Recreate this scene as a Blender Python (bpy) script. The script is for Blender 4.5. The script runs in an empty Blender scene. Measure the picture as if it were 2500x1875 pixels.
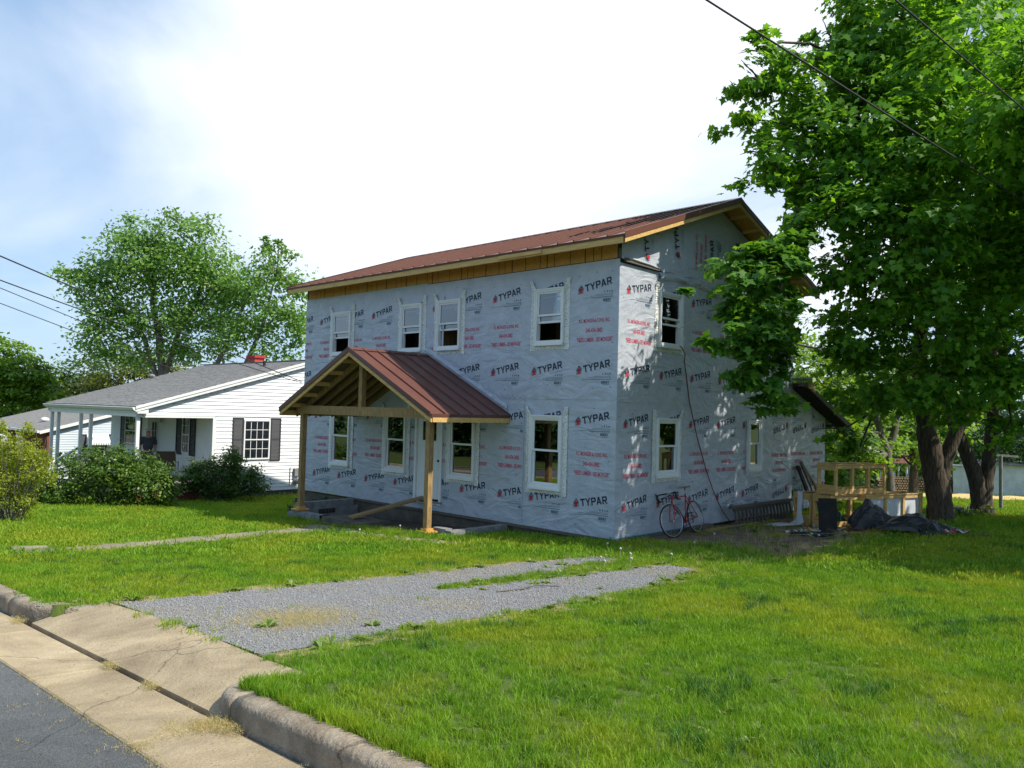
import bpy, bmesh, math, random
import numpy as np
from mathutils import Vector, Matrix, Euler
random.seed(7); R = math.radians
sc = bpy.context.scene; col = sc.collection
# ---------------------------------------------------------------- camera
cam_d = bpy.data.cameras.new('camera'); cam = bpy.data.objects.new('camera', cam_d); col.objects.link(cam)
CAM = Vector((-12.2956, -9.0365, 2.3784)); yaw, pitch, roll = R(43.807), R(1.900), R(1.549)
F_ = Vector((math.cos(yaw)*math.cos(pitch), math.sin(yaw)*math.cos(pitch), math.sin(pitch)))
Rt = Vector((math.sin(yaw), -math.cos(yaw), 0)); Up = Rt.cross(F_)
R2 = math.cos(roll)*Rt + math.sin(roll)*Up; U2 = -math.sin(roll)*Rt + math.cos(roll)*Up
m = Matrix((R2, U2, -F_)).transposed().to_4x4(); m.translation = CAM
cam.matrix_world = m; cam_d.sensor_width = 36; cam_d.lens = 28.095; cam_d.clip_end = 2000; cam_d.clip_start = .05
sc.camera = cam
# ---------------------------------------------------------------- sun, sky, exposure
SUN = Vector((.36, -.815, 1)).normalized(); ELEV = math.asin(SUN.z)
sl = bpy.data.lights.new('sun', 'SUN'); sun = bpy.data.objects.new('sun', sl); col.objects.link(sun)
sl.energy = 5.0; sl.angle = R(.55); sl.color = (1, .935, .81); sun.rotation_euler = SUN.to_track_quat('Z', 'Y').to_euler(); sun.location = (20, -40, 50)
w = bpy.data.worlds.new('World'); sc.world = w; w.use_nodes = True; nt = w.node_tree; N = nt.nodes; Lk = nt.links
bg = N['Background']; bg.inputs[1].default_value = .12
sky = N.new('ShaderNodeTexSky'); sky.sky_type = 'NISHITA'; sky.sun_disc = False; sky.sun_elevation = ELEV
sky.sun_rotation = math.atan2(SUN.x, SUN.y); sky.dust_density = .4; sky.ozone_density = 1.6; sky.air_density = 1.0
tc = N.new('ShaderNodeTexCoord')
def wn(t, **k):
    n = N.new(t)
    for a, b in k.items(): setattr(n, a, b)
    return n
mp = wn('ShaderNodeMapping'); mp.inputs['Scale'].default_value = (1, 1, 2.3); Lk.new(tc.outputs['Generated'], mp.inputs[0])
n1 = wn('ShaderNodeTexNoise'); n1.inputs['Scale'].default_value = 1.5; n1.inputs['Detail'].default_value = 7; n1.inputs['Roughness'].default_value = .52; n1.inputs['Distortion'].default_value = .5
Lk.new(mp.outputs[0], n1.inputs['Vector'])
dt = wn('ShaderNodeVectorMath', operation='DOT_PRODUCT'); Lk.new(tc.outputs['Generated'], dt.inputs[0]); dt.inputs[1].default_value = Vector((.73, .58, .38)).normalized()
bank = wn('ShaderNodeMapRange', interpolation_type='SMOOTHSTEP'); bank.inputs['From Min'].default_value = .84; bank.inputs['From Max'].default_value = .99; bank.inputs['To Max'].default_value = .40
Lk.new(dt.outputs['Value'], bank.inputs['Value'])
ad = wn('ShaderNodeMath', operation='ADD'); Lk.new(n1.outputs['Fac'], ad.inputs[0]); Lk.new(bank.outputs[0], ad.inputs[1])
cl = wn('ShaderNodeMapRange', interpolation_type='SMOOTHSTEP'); cl.inputs['From Min'].default_value = .45; cl.inputs['From Max'].default_value = .92; cl.inputs['To Max'].default_value = .97; cl.inputs['To Min'].default_value = .04
Lk.new(ad.outputs[0], cl.inputs['Value'])
mx = wn('ShaderNodeMix', data_type='RGBA'); Lk.new(cl.outputs[0], mx.inputs[0]); hz = wn('ShaderNodeMix', data_type='RGBA'); hz.inputs[0].default_value = .62; Lk.new(sky.outputs[0], hz.inputs[6]); hz.inputs[7].default_value = (2.5, 4.15, 6.5, 1); Lk.new(hz.outputs[2], mx.inputs[6]); mx.inputs[7].default_value = (7.9, 8.3, 8.8, 1)
Lk.new(mx.outputs[2], bg.inputs[0])
vs = sc.view_settings; vs.view_transform = 'Standard'; vs.look = 'None'; vs.exposure = .32; vs.gamma = 1; vs.use_curve_mapping = False
sc.render.engine = 'CYCLES'; sc.cycles.max_bounces = 6; sc.cycles.diffuse_bounces = 4; sc.cycles.glossy_bounces = 3; sc.cycles.transmission_bounces = 4; sc.cycles.transparent_max_bounces = 8
sc.cycles.use_adaptive_sampling = True; sc.cycles.use_denoising = True; sc.cycles.sample_clamp_indirect = 6; sc.cycles.caustics_reflective = False; sc.cycles.caustics_refractive = False

# ---------------------------------------------------------------- materials
MATS = {}
def mat(name, c, c2=None, scale=8, rough=.8, bump=0, bscale=None, metal=0, spec=.4, detail=6, stretch=None, obj=False, trans=0, isl=None, fmin=.35, fmax=.65, extra=None, dist=0):
    """procedural principled material: two colours mixed by noise, optional bump, translucency, per-leaf variation"""
    if name in MATS: return MATS[name]
    m = bpy.data.materials.new(name); m.use_nodes = True; t = m.node_tree; n = t.nodes; l = t.links; p = n['Principled BSDF']
    p.inputs['Roughness'].default_value = rough; p.inputs['Metallic'].default_value = metal; p.inputs['Specular IOR Level'].default_value = spec
    g = n.new('ShaderNodeNewGeometry'); tx = n.new('ShaderNodeTexCoord'); src = tx.outputs['Object'] if obj else g.outputs['Position']
    if stretch:
        q = n.new('ShaderNodeMapping'); q.inputs['Scale'].default_value = stretch; l.new(src, q.inputs[0]); src = q.outputs[0]
    colr = None
    if c2 is not None:
        z = n.new('ShaderNodeTexNoise'); z.inputs['Scale'].default_value = scale; z.inputs['Detail'].default_value = detail; z.inputs['Roughness'].default_value = .6; z.inputs['Distortion'].default_value = dist; l.new(src, z.inputs['Vector'])
        r = n.new('ShaderNodeMapRange'); r.inputs['From Min'].default_value = fmin; r.inputs['From Max'].default_value = fmax; l.new(z.outputs['Fac'], r.inputs['Value'])
        x = n.new('ShaderNodeMix'); x.data_type = 'RGBA'; x.inputs[6].default_value = (*c, 1); x.inputs[7].default_value = (*c2, 1); l.new(r.outputs[0], x.inputs[0]); colr = x.outputs[2]
    if isl is not None:
        x2 = n.new('ShaderNodeMix'); x2.data_type = 'RGBA'
        if colr: l.new(colr, x2.inputs[6])
        else: x2.inputs[6].default_value = (*c, 1)
        x2.inputs[7].default_value = (*isl, 1)
        pw = n.new('ShaderNodeMath'); pw.operation = 'POWER'; pw.inputs[1].default_value = 1.6; l.new(g.outputs['Random Per Island'], pw.inputs[0]); l.new(pw.outputs[0], x2.inputs[0]); colr = x2.outputs[2]
    if extra: colr = extra(n, l, src, colr, p)
    if colr: l.new(colr, p.inputs['Base Color'])
    else: p.inputs['Base Color'].default_value = (*c, 1)
    if bump:
        b = n.new('ShaderNodeBump'); b.inputs['Strength'].default_value = min(1, bump*1.0); b.inputs['Distance'].default_value = .02 if bump < 1 else .02*bump
        z = n.new('ShaderNodeTexNoise'); z.inputs['Scale'].default_value = bscale or scale*2; z.inputs['Detail'].default_value = 8; l.new(src, z.inputs['Vector']); l.new(z.outputs['Fac'], b.inputs['Height']); l.new(b.outputs[0], p.inputs['Normal'])
    if trans:
        tr = n.new('ShaderNodeBsdfTranslucent'); ms = n.new('ShaderNodeMixShader'); ms.inputs[0].default_value = trans; o = n['Material Output']
        if colr: 
            hs = n.new('ShaderNodeHueSaturation'); hs.inputs['Hue'].default_value = .485; hs.inputs['Value'].default_value = 1.6; hs.inputs['Saturation'].default_value = 1.05; l.new(colr, hs.inputs['Color']); l.new(hs.outputs[0], tr.inputs[0])
        else: tr.inputs[0].default_value = (*c, 1)
        l.new(p.outputs[0], ms.inputs[1]); l.new(tr.outputs[0], ms.inputs[2]); l.new(ms.outputs[0], o.inputs['Surface'])
    MATS[name] = m; return m
def stain(n, l, src, colr, p):
    z = n.new('ShaderNodeTexNoise'); z.inputs['Scale'].default_value = .9; z.inputs['Detail'].default_value = 9; z.inputs['Roughness'].default_value = .7; z.inputs['Distortion'].default_value = 1.2; l.new(src, z.inputs['Vector'])
    r = n.new('ShaderNodeMapRange'); r.inputs['From Min'].default_value = .35; r.inputs['From Max'].default_value = .65; r.inputs['To Min'].default_value = .66; r.inputs['To Max'].default_value = 1.08; l.new(z.outputs['Fac'], r.inputs['Value'])
    s = n.new('ShaderNodeTexNoise'); s.inputs['Scale'].default_value = 160; s.inputs['Detail'].default_value = 2; l.new(src, s.inputs['Vector'])
    r2 = n.new('ShaderNodeMapRange'); r2.inputs['From Min'].default_value = .35; r2.inputs['From Max'].default_value = .65; r2.inputs['To Min'].default_value = .80; r2.inputs['To Max'].default_value = 1.15; l.new(s.outputs['Fac'], r2.inputs['Value'])
    v = n.new('ShaderNodeTexVoronoi'); v.feature = 'DISTANCE_TO_EDGE'; v.inputs['Scale'].default_value = .55; ds = n.new('ShaderNodeVectorMath'); ds.operation = 'MULTIPLY_ADD'; zz = n.new('ShaderNodeTexNoise'); zz.inputs['Scale'].default_value = 3; zz.inputs['Detail'].default_value = 6; l.new(src, zz.inputs['Vector']); l.new(zz.outputs['Color'], ds.inputs[0]); ds.inputs[1].default_value = (.35, .35, .35); l.new(src, ds.inputs[2]); l.new(ds.outputs[0], v.inputs['Vector'])
    r3 = n.new('ShaderNodeMapRange'); r3.inputs['From Min'].default_value = .0; r3.inputs['From Max'].default_value = .006; r3.inputs['To Min'].default_value = .45; r3.inputs['To Max'].default_value = 1; l.new(v.outputs['Distance'], r3.inputs['Value'])
    a = n.new('ShaderNodeMath'); a.operation = 'MULTIPLY'; l.new(r.outputs[0], a.inputs[0]); l.new(r2.outputs[0], a.inputs[1]); b = n.new('ShaderNodeMath'); b.operation = 'MULTIPLY'; l.new(a.outputs[0], b.inputs[0]); l.new(r3.outputs[0], b.inputs[1])
    x = n.new('ShaderNodeVectorMath'); x.operation = 'SCALE'; l.new(colr, x.inputs[0]); l.new(b.outputs[0], x.inputs['Scale']); return x.outputs[0]
def wrap_mat():
    def ex(n, l, src, colr, p):
        mm = n.new('ShaderNodeMapping'); mm.inputs['Rotation'].default_value = (.5, .6, .4); mm.inputs['Scale'].default_value = (1, 1, 2.2); l.new(src, mm.inputs[0])
        v = n.new('ShaderNodeTexNoise'); v.inputs['Scale'].default_value = 1.1; v.inputs['Detail'].default_value = 3; v.inputs['Distortion'].default_value = 1.8; v.inputs['Roughness'].default_value = .5; l.new(mm.outputs[0], v.inputs['Vector'])
        v2 = n.new('ShaderNodeTexNoise'); v2.inputs['Scale'].default_value = 9; v2.inputs['Detail'].default_value = 6; v2.inputs['Distortion'].default_value = .6; l.new(src, v2.inputs['Vector'])
        v3 = n.new('ShaderNodeTexNoise'); v3.inputs['Scale'].default_value = 1.0; v3.inputs['Detail'].default_value = 2; v3.inputs['Distortion'].default_value = 2.5
        mm2 = n.new('ShaderNodeMapping'); mm2.inputs['Rotation'].default_value = (-.7, .3, .9); mm2.inputs['Scale'].default_value = (3, 3, .8); l.new(src, mm2.inputs[0]); l.new(mm2.outputs[0], v3.inputs['Vector'])
        rg = n.new('ShaderNodeMath'); rg.operation = 'PINGPONG'; rg.inputs[1].default_value = .07; l.new(v3.outputs['Fac'], rg.inputs[0])
        a = n.new('ShaderNodeMath'); a.operation = 'MULTIPLY_ADD'; a.inputs[1].default_value = .12; l.new(v2.outputs['Fac'], a.inputs[0]); l.new(v.outputs['Fac'], a.inputs[2])
        a2 = n.new('ShaderNodeMath'); a2.operation = 'MULTIPLY_ADD'; a2.inputs[1].default_value = .8; l.new(rg.outputs[0], a2.inputs[0]); l.new(a.outputs[0], a2.inputs[2])
        b = n.new('ShaderNodeBump'); b.inputs['Strength'].default_value = 1; b.inputs['Distance'].default_value = .045; l.new(a2.outputs[0], b.inputs['Height']); l.new(b.outputs[0], p.inputs['Normal'])
        return colr
    return mat('house_wrap', (.40, .430, .49), (.465, .50, .55), scale=3, rough=.42, spec=.5, extra=ex)
M = dict(
 wrap=None,
 osb=mat('osb', (.38, .17, .035), (.66, .38, .11), scale=16, rough=.75, detail=3, stretch=(1, 1, 2.2), bump=.2, bscale=60, fmin=.3, fmax=.7, dist=2.5),
 pine=mat('new_pine', (.68, .45, .16), (.50, .30, .095), scale=3, rough=.65, stretch=(6, 1, 14), bump=.1, bscale=30),
 pine2=mat('porch_timber', (.40, .255, .10), (.20, .125, .055), scale=5, rough=.7, stretch=(9, 9, 1.2), bump=.15, bscale=30),
 oldwood=mat('weathered_wood', (.16, .13, .10), (.09, .075, .06), scale=4, rough=.85, stretch=(8, 8, 1.5), bump=.2, bscale=30),
 metal=mat('red_brown_metal', (.145, .057, .040), (.122, .049, .036), scale=1.5, rough=.40, spec=.5, bump=.04, bscale=2),
 trimmetal=mat('brown_trim_metal', (.12, .045, .035), (.10, .04, .03), scale=2, rough=.4, spec=.5),
 vinyl=mat('white_vinyl', (.78, .78, .76), (.72, .73, .72), scale=3, rough=.45),
 siding=mat('white_siding', (.80, .81, .82), (.74, .76, .78), scale=1.5, rough=.5),
 bsiding=mat('pale_siding', (.60, .66, .71), (.53, .60, .66), scale=1.5, rough=.5),
 concrete=mat('concrete', (.33, .255, .155), (.46, .37, .235), scale=2.2, rough=.9, bump=.5, bscale=45, detail=10, extra=stain),
 curbc=mat('curb_concrete', (.24, .19, .135), (.39, .33, .25), scale=5, rough=.95, bump=.8, bscale=38, detail=12, extra=stain),
 walkc=mat('walk_concrete', (.33, .27, .19), (.24, .22, .15), scale=3, rough=.95, bump=.6, bscale=40, detail=10, extra=stain),
 block=mat('block_grey', (.27, .27, .26), (.18, .18, .18), scale=6, rough=.95, bump=.5, bscale=70),
 found=mat('old_foundation', (.075, .064, .05), (.14, .12, .095), scale=3, rough=.95, bump=.6, bscale=12, detail=10),
 asphalt=mat('asphalt', (.060, .064, .066), (.19, .198, .198), scale=110, rough=.85, bump=.7, bscale=120, detail=8, extra=stain),
 soil=mat('soil', (.045, .032, .02), (.085, .065, .04), scale=6, rough=1, bump=.8, bscale=25, detail=10),
 black=mat('black_plastic', (.012, .012, .014), (.022, .022, .024), scale=3, rough=.45, spec=.5, bump=.35, bscale=9),
 dark=mat('dark_metal', (.02, .02, .022), rough=.45),
 darkboard=mat('black_board', (.012, .011, .010), (.02, .017, .015), scale=6, rough=.8),
 chrome=mat('chrome', (.42, .42, .43), rough=.3, metal=1),
 redpaint=mat('red_paint', (.42, .012, .03), rough=.25, spec=.6),
 rubber=mat('rubber', (.02, .02, .02), rough=.7),
 bark=mat('bark', (.115, .088, .06), (.035, .027, .02), scale=9, rough=.95, stretch=(2.4, 2.4, .45), bump=1.6, bscale=10, detail=12),
 bark2=mat('pale_bark', (.19, .17, .14), (.10, .09, .075), scale=6, rough=.95, stretch=(2, 2, .5), bump=.8, bscale=10),
 shingle=mat('grey_shingle', (.16, .155, .148), (.27, .262, .25), scale=14, rough=.9, stretch=(1, .35, 1), bump=.5, bscale=50),
 shingle2=mat('brown_shingle', (.12, .052, .038), (.17, .08, .055), scale=8, rough=.9),
 oroof=mat('orange_roof', (.42, .18, .06), (.5, .24, .09), scale=4, rough=.8),
 brick=mat('brick', (.24, .075, .045), (.16, .05, .035), scale=9, rough=.9, bump=.4, bscale=40),
 redbrick=mat('painted_chimney', (.45, .035, .03), (.36, .03, .025), scale=6, rough=.7, bump=.4, bscale=30),
 mortar=mat('mortar', (.34, .32, .29), rough=.95),
 shutter=mat('charcoal_shutter', (.038, .039, .045), rough=.6),
 logo_b=mat('print_navy', (.018, .026, .055), rough=.6),
 logo_r=mat('print_red', (.50, .035, .045), rough=.6),
 logo_p=mat('print_pink', (.55, .065, .12), rough=.6),
 logo_s=mat('print_small', (.07, .13, .18), rough=.6),
 blueline=mat('print_blue', (.05, .30, .48), rough=.6),
 dirtywhite=mat('stucco', (.80, .80, .78), (.62, .61, .58), scale=2, rough=.95, bump=.4, bscale=20, detail=10),
 straw=mat('straw', (.60, .43, .17), (.42, .28, .10), scale=14, rough=1, bump=.8, bscale=30, isl=(.72, .55, .26)),
 interior=mat('interior_dark', (.05, .045, .04), (.03, .028, .026), scale=2, rough=.9),
 plastic=mat('clear_film', (.75, .77, .78), rough=.3, trans=.5),
 panel=mat('white_panel', (.62, .64, .66), (.55, .57, .6), scale=2, rough=.4),
 skin=mat('skin', (.35, .19, .13), rough=.6), shirt=mat('slate_shirt', (.05, .065, .085), (.04, .05, .065), scale=5, rough=.9),
 cap=mat('grey_cap', (.45, .46, .47), rough=.9), trousers=mat('dark_trousers', (.03, .035, .05), rough=.9),
 green=mat('green_bag', (.02, .09, .045), rough=.6), cable=mat('cable', (.03, .03, .032), rough=.6), hose=mat('red_hose', (.16, .02, .03), rough=.5),
 aw=mat('awning_white', (.7, .72, .73), rough=.45), gold=mat('fresh_cut_pine', (.62, .34, .09), (.55, .28, .07), scale=4, rough=.6),
 teal=mat('membrane', (.35, .52, .52), rough=.5), logend=mat('log_end', (.36, .24, .14), (.24, .155, .09), scale=20, rough=.9), curtain=mat('curtain', (.55, .53, .48), (.4, .39, .35), scale=3, rough=.9),
 blue=mat('blue_cloth', (.05, .10, .42), (.2, .25, .5), scale=20, rough=.8), brass=mat('dark_knob', (.03, .025, .02), rough=.3, metal=1),
)
M['wrap'] = wrap_mat()
def foil_mat():
    def ex(n, l, src, colr, p):
        v = n.new('ShaderNodeTexVoronoi'); v.inputs['Scale'].default_value = 26; l.new(src, v.inputs['Vector'])
        z = n.new('ShaderNodeTexNoise'); z.inputs['Scale'].default_value = 30; z.inputs['Detail'].default_value = 3; z.inputs['Distortion'].default_value = 3; l.new(src, z.inputs['Vector'])
        a = n.new('ShaderNodeMath'); a.operation = 'ADD'; l.new(v.outputs['Distance'], a.inputs[0]); l.new(z.outputs['Fac'], a.inputs[1])
        b = n.new('ShaderNodeBump'); b.inputs['Strength'].default_value = 1; b.inputs['Distance'].default_value = .022; l.new(a.outputs[0], b.inputs['Height']); l.new(b.outputs[0], p.inputs['Normal'])
        return colr
    return mat('foil_tape', (1, 1, .95), (.42, .43, .38), scale=24, dist=3, fmin=.50, fmax=.62, rough=.34, metal=.15, extra=ex)  # bright sky reflections and dark creases of the foil are painted into its colour
M['foil'] = foil_mat()
def glass_mat(name, tint, refl):
    m = bpy.data.materials.new(name); m.use_nodes = True; t = m.node_tree; n = t.nodes; l = t.links; n.remove(n['Principled BSDF'])
    g = n.new('ShaderNodeBsdfGlossy'); g.inputs['Roughness'].default_value = .01; g.inputs[0].default_value = (1, 1, 1, 1)
    tr = n.new('ShaderNodeBsdfTransparent'); tr.inputs[0].default_value = (*tint, 1); fr = n.new('ShaderNodeFresnel'); fr.inputs[0].default_value = 1.5
    mu = n.new('ShaderNodeMath'); mu.operation = 'MULTIPLY_ADD'; mu.inputs[1].default_value = 1.6; mu.inputs[2].default_value = refl; mu.use_clamp = True; l.new(fr.outputs[0], mu.inputs[0])
    ms = n.new('ShaderNodeMixShader'); l.new(mu.outputs[0], ms.inputs[0]); l.new(tr.outputs[0], ms.inputs[1]); l.new(g.outputs[0], ms.inputs[2]); l.new(ms.outputs[0], n['Material Output'].inputs[0]); return m
M['glass'] = glass_mat('window_glass', (.62, .66, .64), .10)
M['glass2'] = glass_mat('dark_window_glass', (.25, .27, .28), .05)
M['film'] = glass_mat('hazy_plastic', (.85, .9, .92), .12)

# ---------------------------------------------------------------- mesh building
ORG = {}
class MB:
    def __init__(s): s.v = []; s.f = []; s.mi = []
    def add(s, vs, fs, mi=0):
        b = len(s.v); s.v += [tuple(v) for v in vs]; s.f += [tuple(b+i for i in f) for f in fs]; s.mi += [mi]*len(fs); return s
    def box(s, x0, x1, y0, y1, z0, z1, mi=0):
        x0, x1 = sorted((x0, x1)); y0, y1 = sorted((y0, y1)); z0, z1 = sorted((z0, z1))
        v = [(x, y, z) for z in (z0, z1) for x, y in ((x0, y0), (x1, y0), (x1, y1), (x0, y1))]
        return s.add(v, [(3, 2, 1, 0), (4, 5, 6, 7), (0, 1, 5, 4), (1, 2, 6, 5), (2, 3, 7, 6), (3, 0, 4, 7)], mi)
    def beam(s, p, q, w, h, up=(0, 0, 1), mi=0, off=(0, 0)):
        p, q = Vector(p), Vector(q); d = (q-p).normalized(); a = d.cross(Vector(up))
        if a.length < 1e-4: a = d.cross(Vector((0, 1, 0)))
        a.normalize(); b = a.cross(d).normalized(); vs = []
        for c in (p, q):
            for i, j in ((-1, -1), (1, -1), (1, 1), (-1, 1)): vs.append(c+a*(i*w/2+off[0])+b*(j*h/2+off[1]))
        return s.add(vs, [(3, 2, 1, 0), (4, 5, 6, 7), (0, 1, 5, 4), (1, 2, 6, 5), (2, 3, 7, 6), (3, 0, 4, 7)], mi)
    def tube(s, pts, rad, n=8, mi=0, caps=True):
        pts = [Vector(p) for p in pts]; rad = rad if isinstance(rad, (list, tuple)) else [rad]*len(pts); b = len(s.v); ref = None
        for i, p in enumerate(pts):
            d = (pts[min(i+1, len(pts)-1)]-pts[max(i-1, 0)]).normalized()
            if ref is None: ref = d.orthogonal().normalized()
            ref = (ref-d*ref.dot(d)).normalized(); c = d.cross(ref)
            for k in range(n):
                a = 2*math.pi*k/n; s.v.append(tuple(p+(ref*math.cos(a)+c*math.sin(a))*rad[i]))
        for i in range(len(pts)-1):
            for k in range(n): s.f.append((b+i*n+k, b+i*n+(k+1) % n, b+(i+1)*n+(k+1) % n, b+(i+1)*n+k)); s.mi.append(mi)
        if caps: s.f.append(tuple(b+k for k in reversed(range(n)))); s.f.append(tuple(b+(len(pts)-1)*n+k for k in range(n))); s.mi += [mi, mi]
        return s
    def prism(s, poly, dirv, mi=0):
        """poly: list of 3-D points (planar), extruded along dirv"""
        n = len(poly); a = [Vector(p) for p in poly]; d = Vector(dirv); 
        return s.add(a+[p+d for p in a], [tuple(range(n-1, -1, -1)), tuple(range(n, 2*n))]+[(i, (i+1) % n, (i+1) % n+n, i+n) for i in range(n)], mi)
    def torus(s, c, r, tr, axis, n=32, k=6, mi=0):
        c = Vector(c); ax = Vector(axis).normalized(); u = ax.orthogonal().normalized(); v = ax.cross(u); b = len(s.v)
        for i in range(n):
            a = 2*math.pi*i/n; dr = u*math.cos(a)+v*math.sin(a)
            for j in range(k):
                e = 2*math.pi*j/k; s.v.append(tuple(c+dr*(r+tr*math.cos(e))+ax*tr*math.sin(e)))
        for i in range(n):
            for j in range(k): s.f.append((b+i*k+j, b+((i+1) % n)*k+j, b+((i+1) % n)*k+(j+1) % k, b+i*k+(j+1) % k)); s.mi.append(mi)
        return s
    def build(s, name, mats, parent=None, smooth=False, loc=None, kind=None, label=None, recalc=True):
        if not isinstance(mats, (list, tuple)): mats = [mats]
        o0 = Vector((0, 0, 0)) if parent is None else ORG[parent.name]
        me = bpy.data.meshes.new(name); off = o0+(Vector(loc) if loc else Vector((0, 0, 0)))
        me.from_pydata([(v[0]-off.x, v[1]-off.y, v[2]-off.z) for v in s.v], [], s.f)
        for q in mats: me.materials.append(q)
        if any(s.mi): me.polygons.foreach_set('material_index', s.mi)
        if recalc:
            bm = bmesh.new(); bm.from_mesh(me); bmesh.ops.recalc_face_normals(bm, faces=bm.faces); bm.to_mesh(me); bm.free()
        if smooth: me.polygons.foreach_set('use_smooth', [True]*len(me.polygons))
        return link(name, me, parent, loc, kind, label)
def link(name, me, parent=None, loc=None, kind=None, label=None):
    o = bpy.data.objects.new(name, me); col.objects.link(o)
    if parent is not None: o.parent = parent; ORG[o.name] = ORG[parent.name]+(Vector(loc) if loc else Vector((0, 0, 0)))
    else: ORG[o.name] = Vector(loc) if loc else Vector((0, 0, 0))
    if loc: o.location = loc
    if kind: o['kind'] = kind
    if label: o['label'] = label
    return o
def thing(name, label, cat, loc=(0, 0, 0), rz=0, group=None, local=False):
    o = bpy.data.objects.new(name, None); col.objects.link(o); o.location = loc; o.rotation_euler = (0, 0, rz); o.empty_display_size = .2
    ORG[o.name] = Vector((0, 0, 0)) if local else Vector(loc); o['label'] = label; o['category'] = cat
    if group: o['group'] = group
    return o
def tag(o, label, cat, group=None):
    o['label'] = label; o['category'] = cat
    if group: o['group'] = group
    return o
def copy_tree(o, parent=None):
    c = o.copy(); col.objects.link(c); c.parent = parent; ORG[c.name] = Vector((0, 0, 0))
    for ch in [x for x in col.objects if x.parent == o]: copy_tree(ch, c)
    return c
def g(x, y):
    """height of the terrain: falls gently to the left, rises towards the road, drops away behind the trees"""
    y = min(max(y, -14), 30); z = -.07-.05*y
    if x < 0: z += .047*min(-x, 9.8)
    return z-.054*min(max(0, x-9.5), 70)
def road(y): return .5-.055*(min(max(y, -60), 40)+4.4)
def road(y): return g(-9.8, y)-.115
# ================================================================ SETTING
def smooth_noise(seed):
    rg = np.random.RandomState(seed); ph = rg.rand(8)*6.28; fx = rg.randn(8); fy = rg.randn(8)
    return lambda x, y: sum(math.sin(fx[i]*(1.3**i)*x+fy[i]*(1.3**i)*y+ph[i])/(1+.35*i) for i in range(8))/3
NZ = smooth_noise(3)
def axis(a, b, lo, hi, st):
    v = list(np.arange(a, b+1e-6, st)); x, s = a, st
    while x > lo: s *= 1.35; x -= s; v.insert(0, x)
    x, s = b, st
    while x < hi: s *= 1.35; x += s; v.append(x)
    return v
xs = [x for x in axis(-9.72, 20, -9.8, 900, .5) if x > -9.75]; xs = [-900, -300, -100, -50, -26, -20, -19.6, -19.55, -12, -9.84, -9.76, -9.74, -9.345, -9.325]+[x for x in xs if x > -9.3]
ys = sorted([y for y in axis(-16, 32, -900, 900, .5) if min(abs(y+4.27), abs(y+.8)) > .1]+[-4.28, -4.25, -.82, -.79])
def gz(x, y):
    if -19.58 < x < -9.8: return road(y)-.16
    if x <= -19.58: return road(y)+.1
    if x < -9.335 and -4.265 < y < -.805: return road(y)-.16
    return g(x, y)+(0.012*NZ(x*1.3, y*1.3) if -9 < x < 60 else 0)
mb = MB(); mb.v = [(x, y, gz(x, y)) for y in ys for x in xs]; W = len(xs)
mb.f = [(j*W+i, j*W+i+1, (j+1)*W+i+1, (j+1)*W+i) for j in range(len(ys)-1) for i in range(W-1)]; mb.mi = [0]*len(mb.f)
M['turf'] = mat('turf_soil', (.04, .075, .010), (.085, .12, .018), scale=3.0, rough=1, bump=.6, bscale=60, detail=12)
mb.build('ground', M['turf'], smooth=True, kind='structure')
# road, gutter, curb, apron
def strip(name, x0, x1, zf, y0, y1, m, step=2.0, thick=0):
    b = MB(); n = max(1, int((y1-y0)/step)); yy = [y0+(y1-y0)*i/n for i in range(n+1)]
    b.v = [(x, y, zf(x, y)) for y in yy for x in (x0, x1)]; b.f = [(2*i, 2*i+1, 2*i+3, 2*i+2) for i in range(n)]; b.mi = [0]*n
    return b.build(name, m, kind='structure')
strip('road', -19.2, -10.50, lambda x, y: road(y)-.012+.02*(1-abs(x+14.8)/4.4)*1, -80, 90, M['asphalt'])
def slab(name, x0, x1, y0, y1, zf, m, th=.14, gap=.006, parent=None):
    b = MB(); e = .012; x0 += gap; x1 -= gap; y0 += gap; y1 -= gap; c = [(x0, y0), (x1, y0), (x1, y1), (x0, y1)]; ci = [(x0+e, y0+e), (x1-e, y0+e), (x1-e, y1-e), (x0+e, y1-e)]
    b.v = [(x, y, zf(x, y)-th) for x, y in c]+[(x, y, zf(x, y)-e*.8) for x, y in c]+[(x, y, zf(x, y)) for x, y in ci]
    for k in (0, 4): b.f += [(k+i, k+(i+1) % 4, k+4+(i+1) % 4, k+4+i) for i in range(4)]
    b.f.append((8, 9, 10, 11)); b.mi = [0]*len(b.f); return b
gut = lambda x, y: road(y)+.002-.03*(x+10.51)/.55
for i, (a, b_) in enumerate([(-80, -16), (-16, -12), (-12, -9.6), (-9.6, -7.9), (-7.9, -6.2), (-6.2, -4.48), (-4.48, -2.74), (-2.74, -1.0), (-1.0, .75), (.75, 2.5), (2.5, 6), (6, 90)]):
    slab('gutter_slab', -10.52, -9.965, a, b_, gut, M['concrete'], gap=.008).build('gutter_slab', M['concrete'], kind='structure')
strip('road_edge_strip', -19.6, -19.2, lambda x, y: road(y)+.02, -80, 90, M['concrete'])
def apz(x, y):
    t = min(1, max(0, (x+9.94)/.62)); return (road(y)-.012)*(1-t)+(g(x, y)+.012)*t
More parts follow.
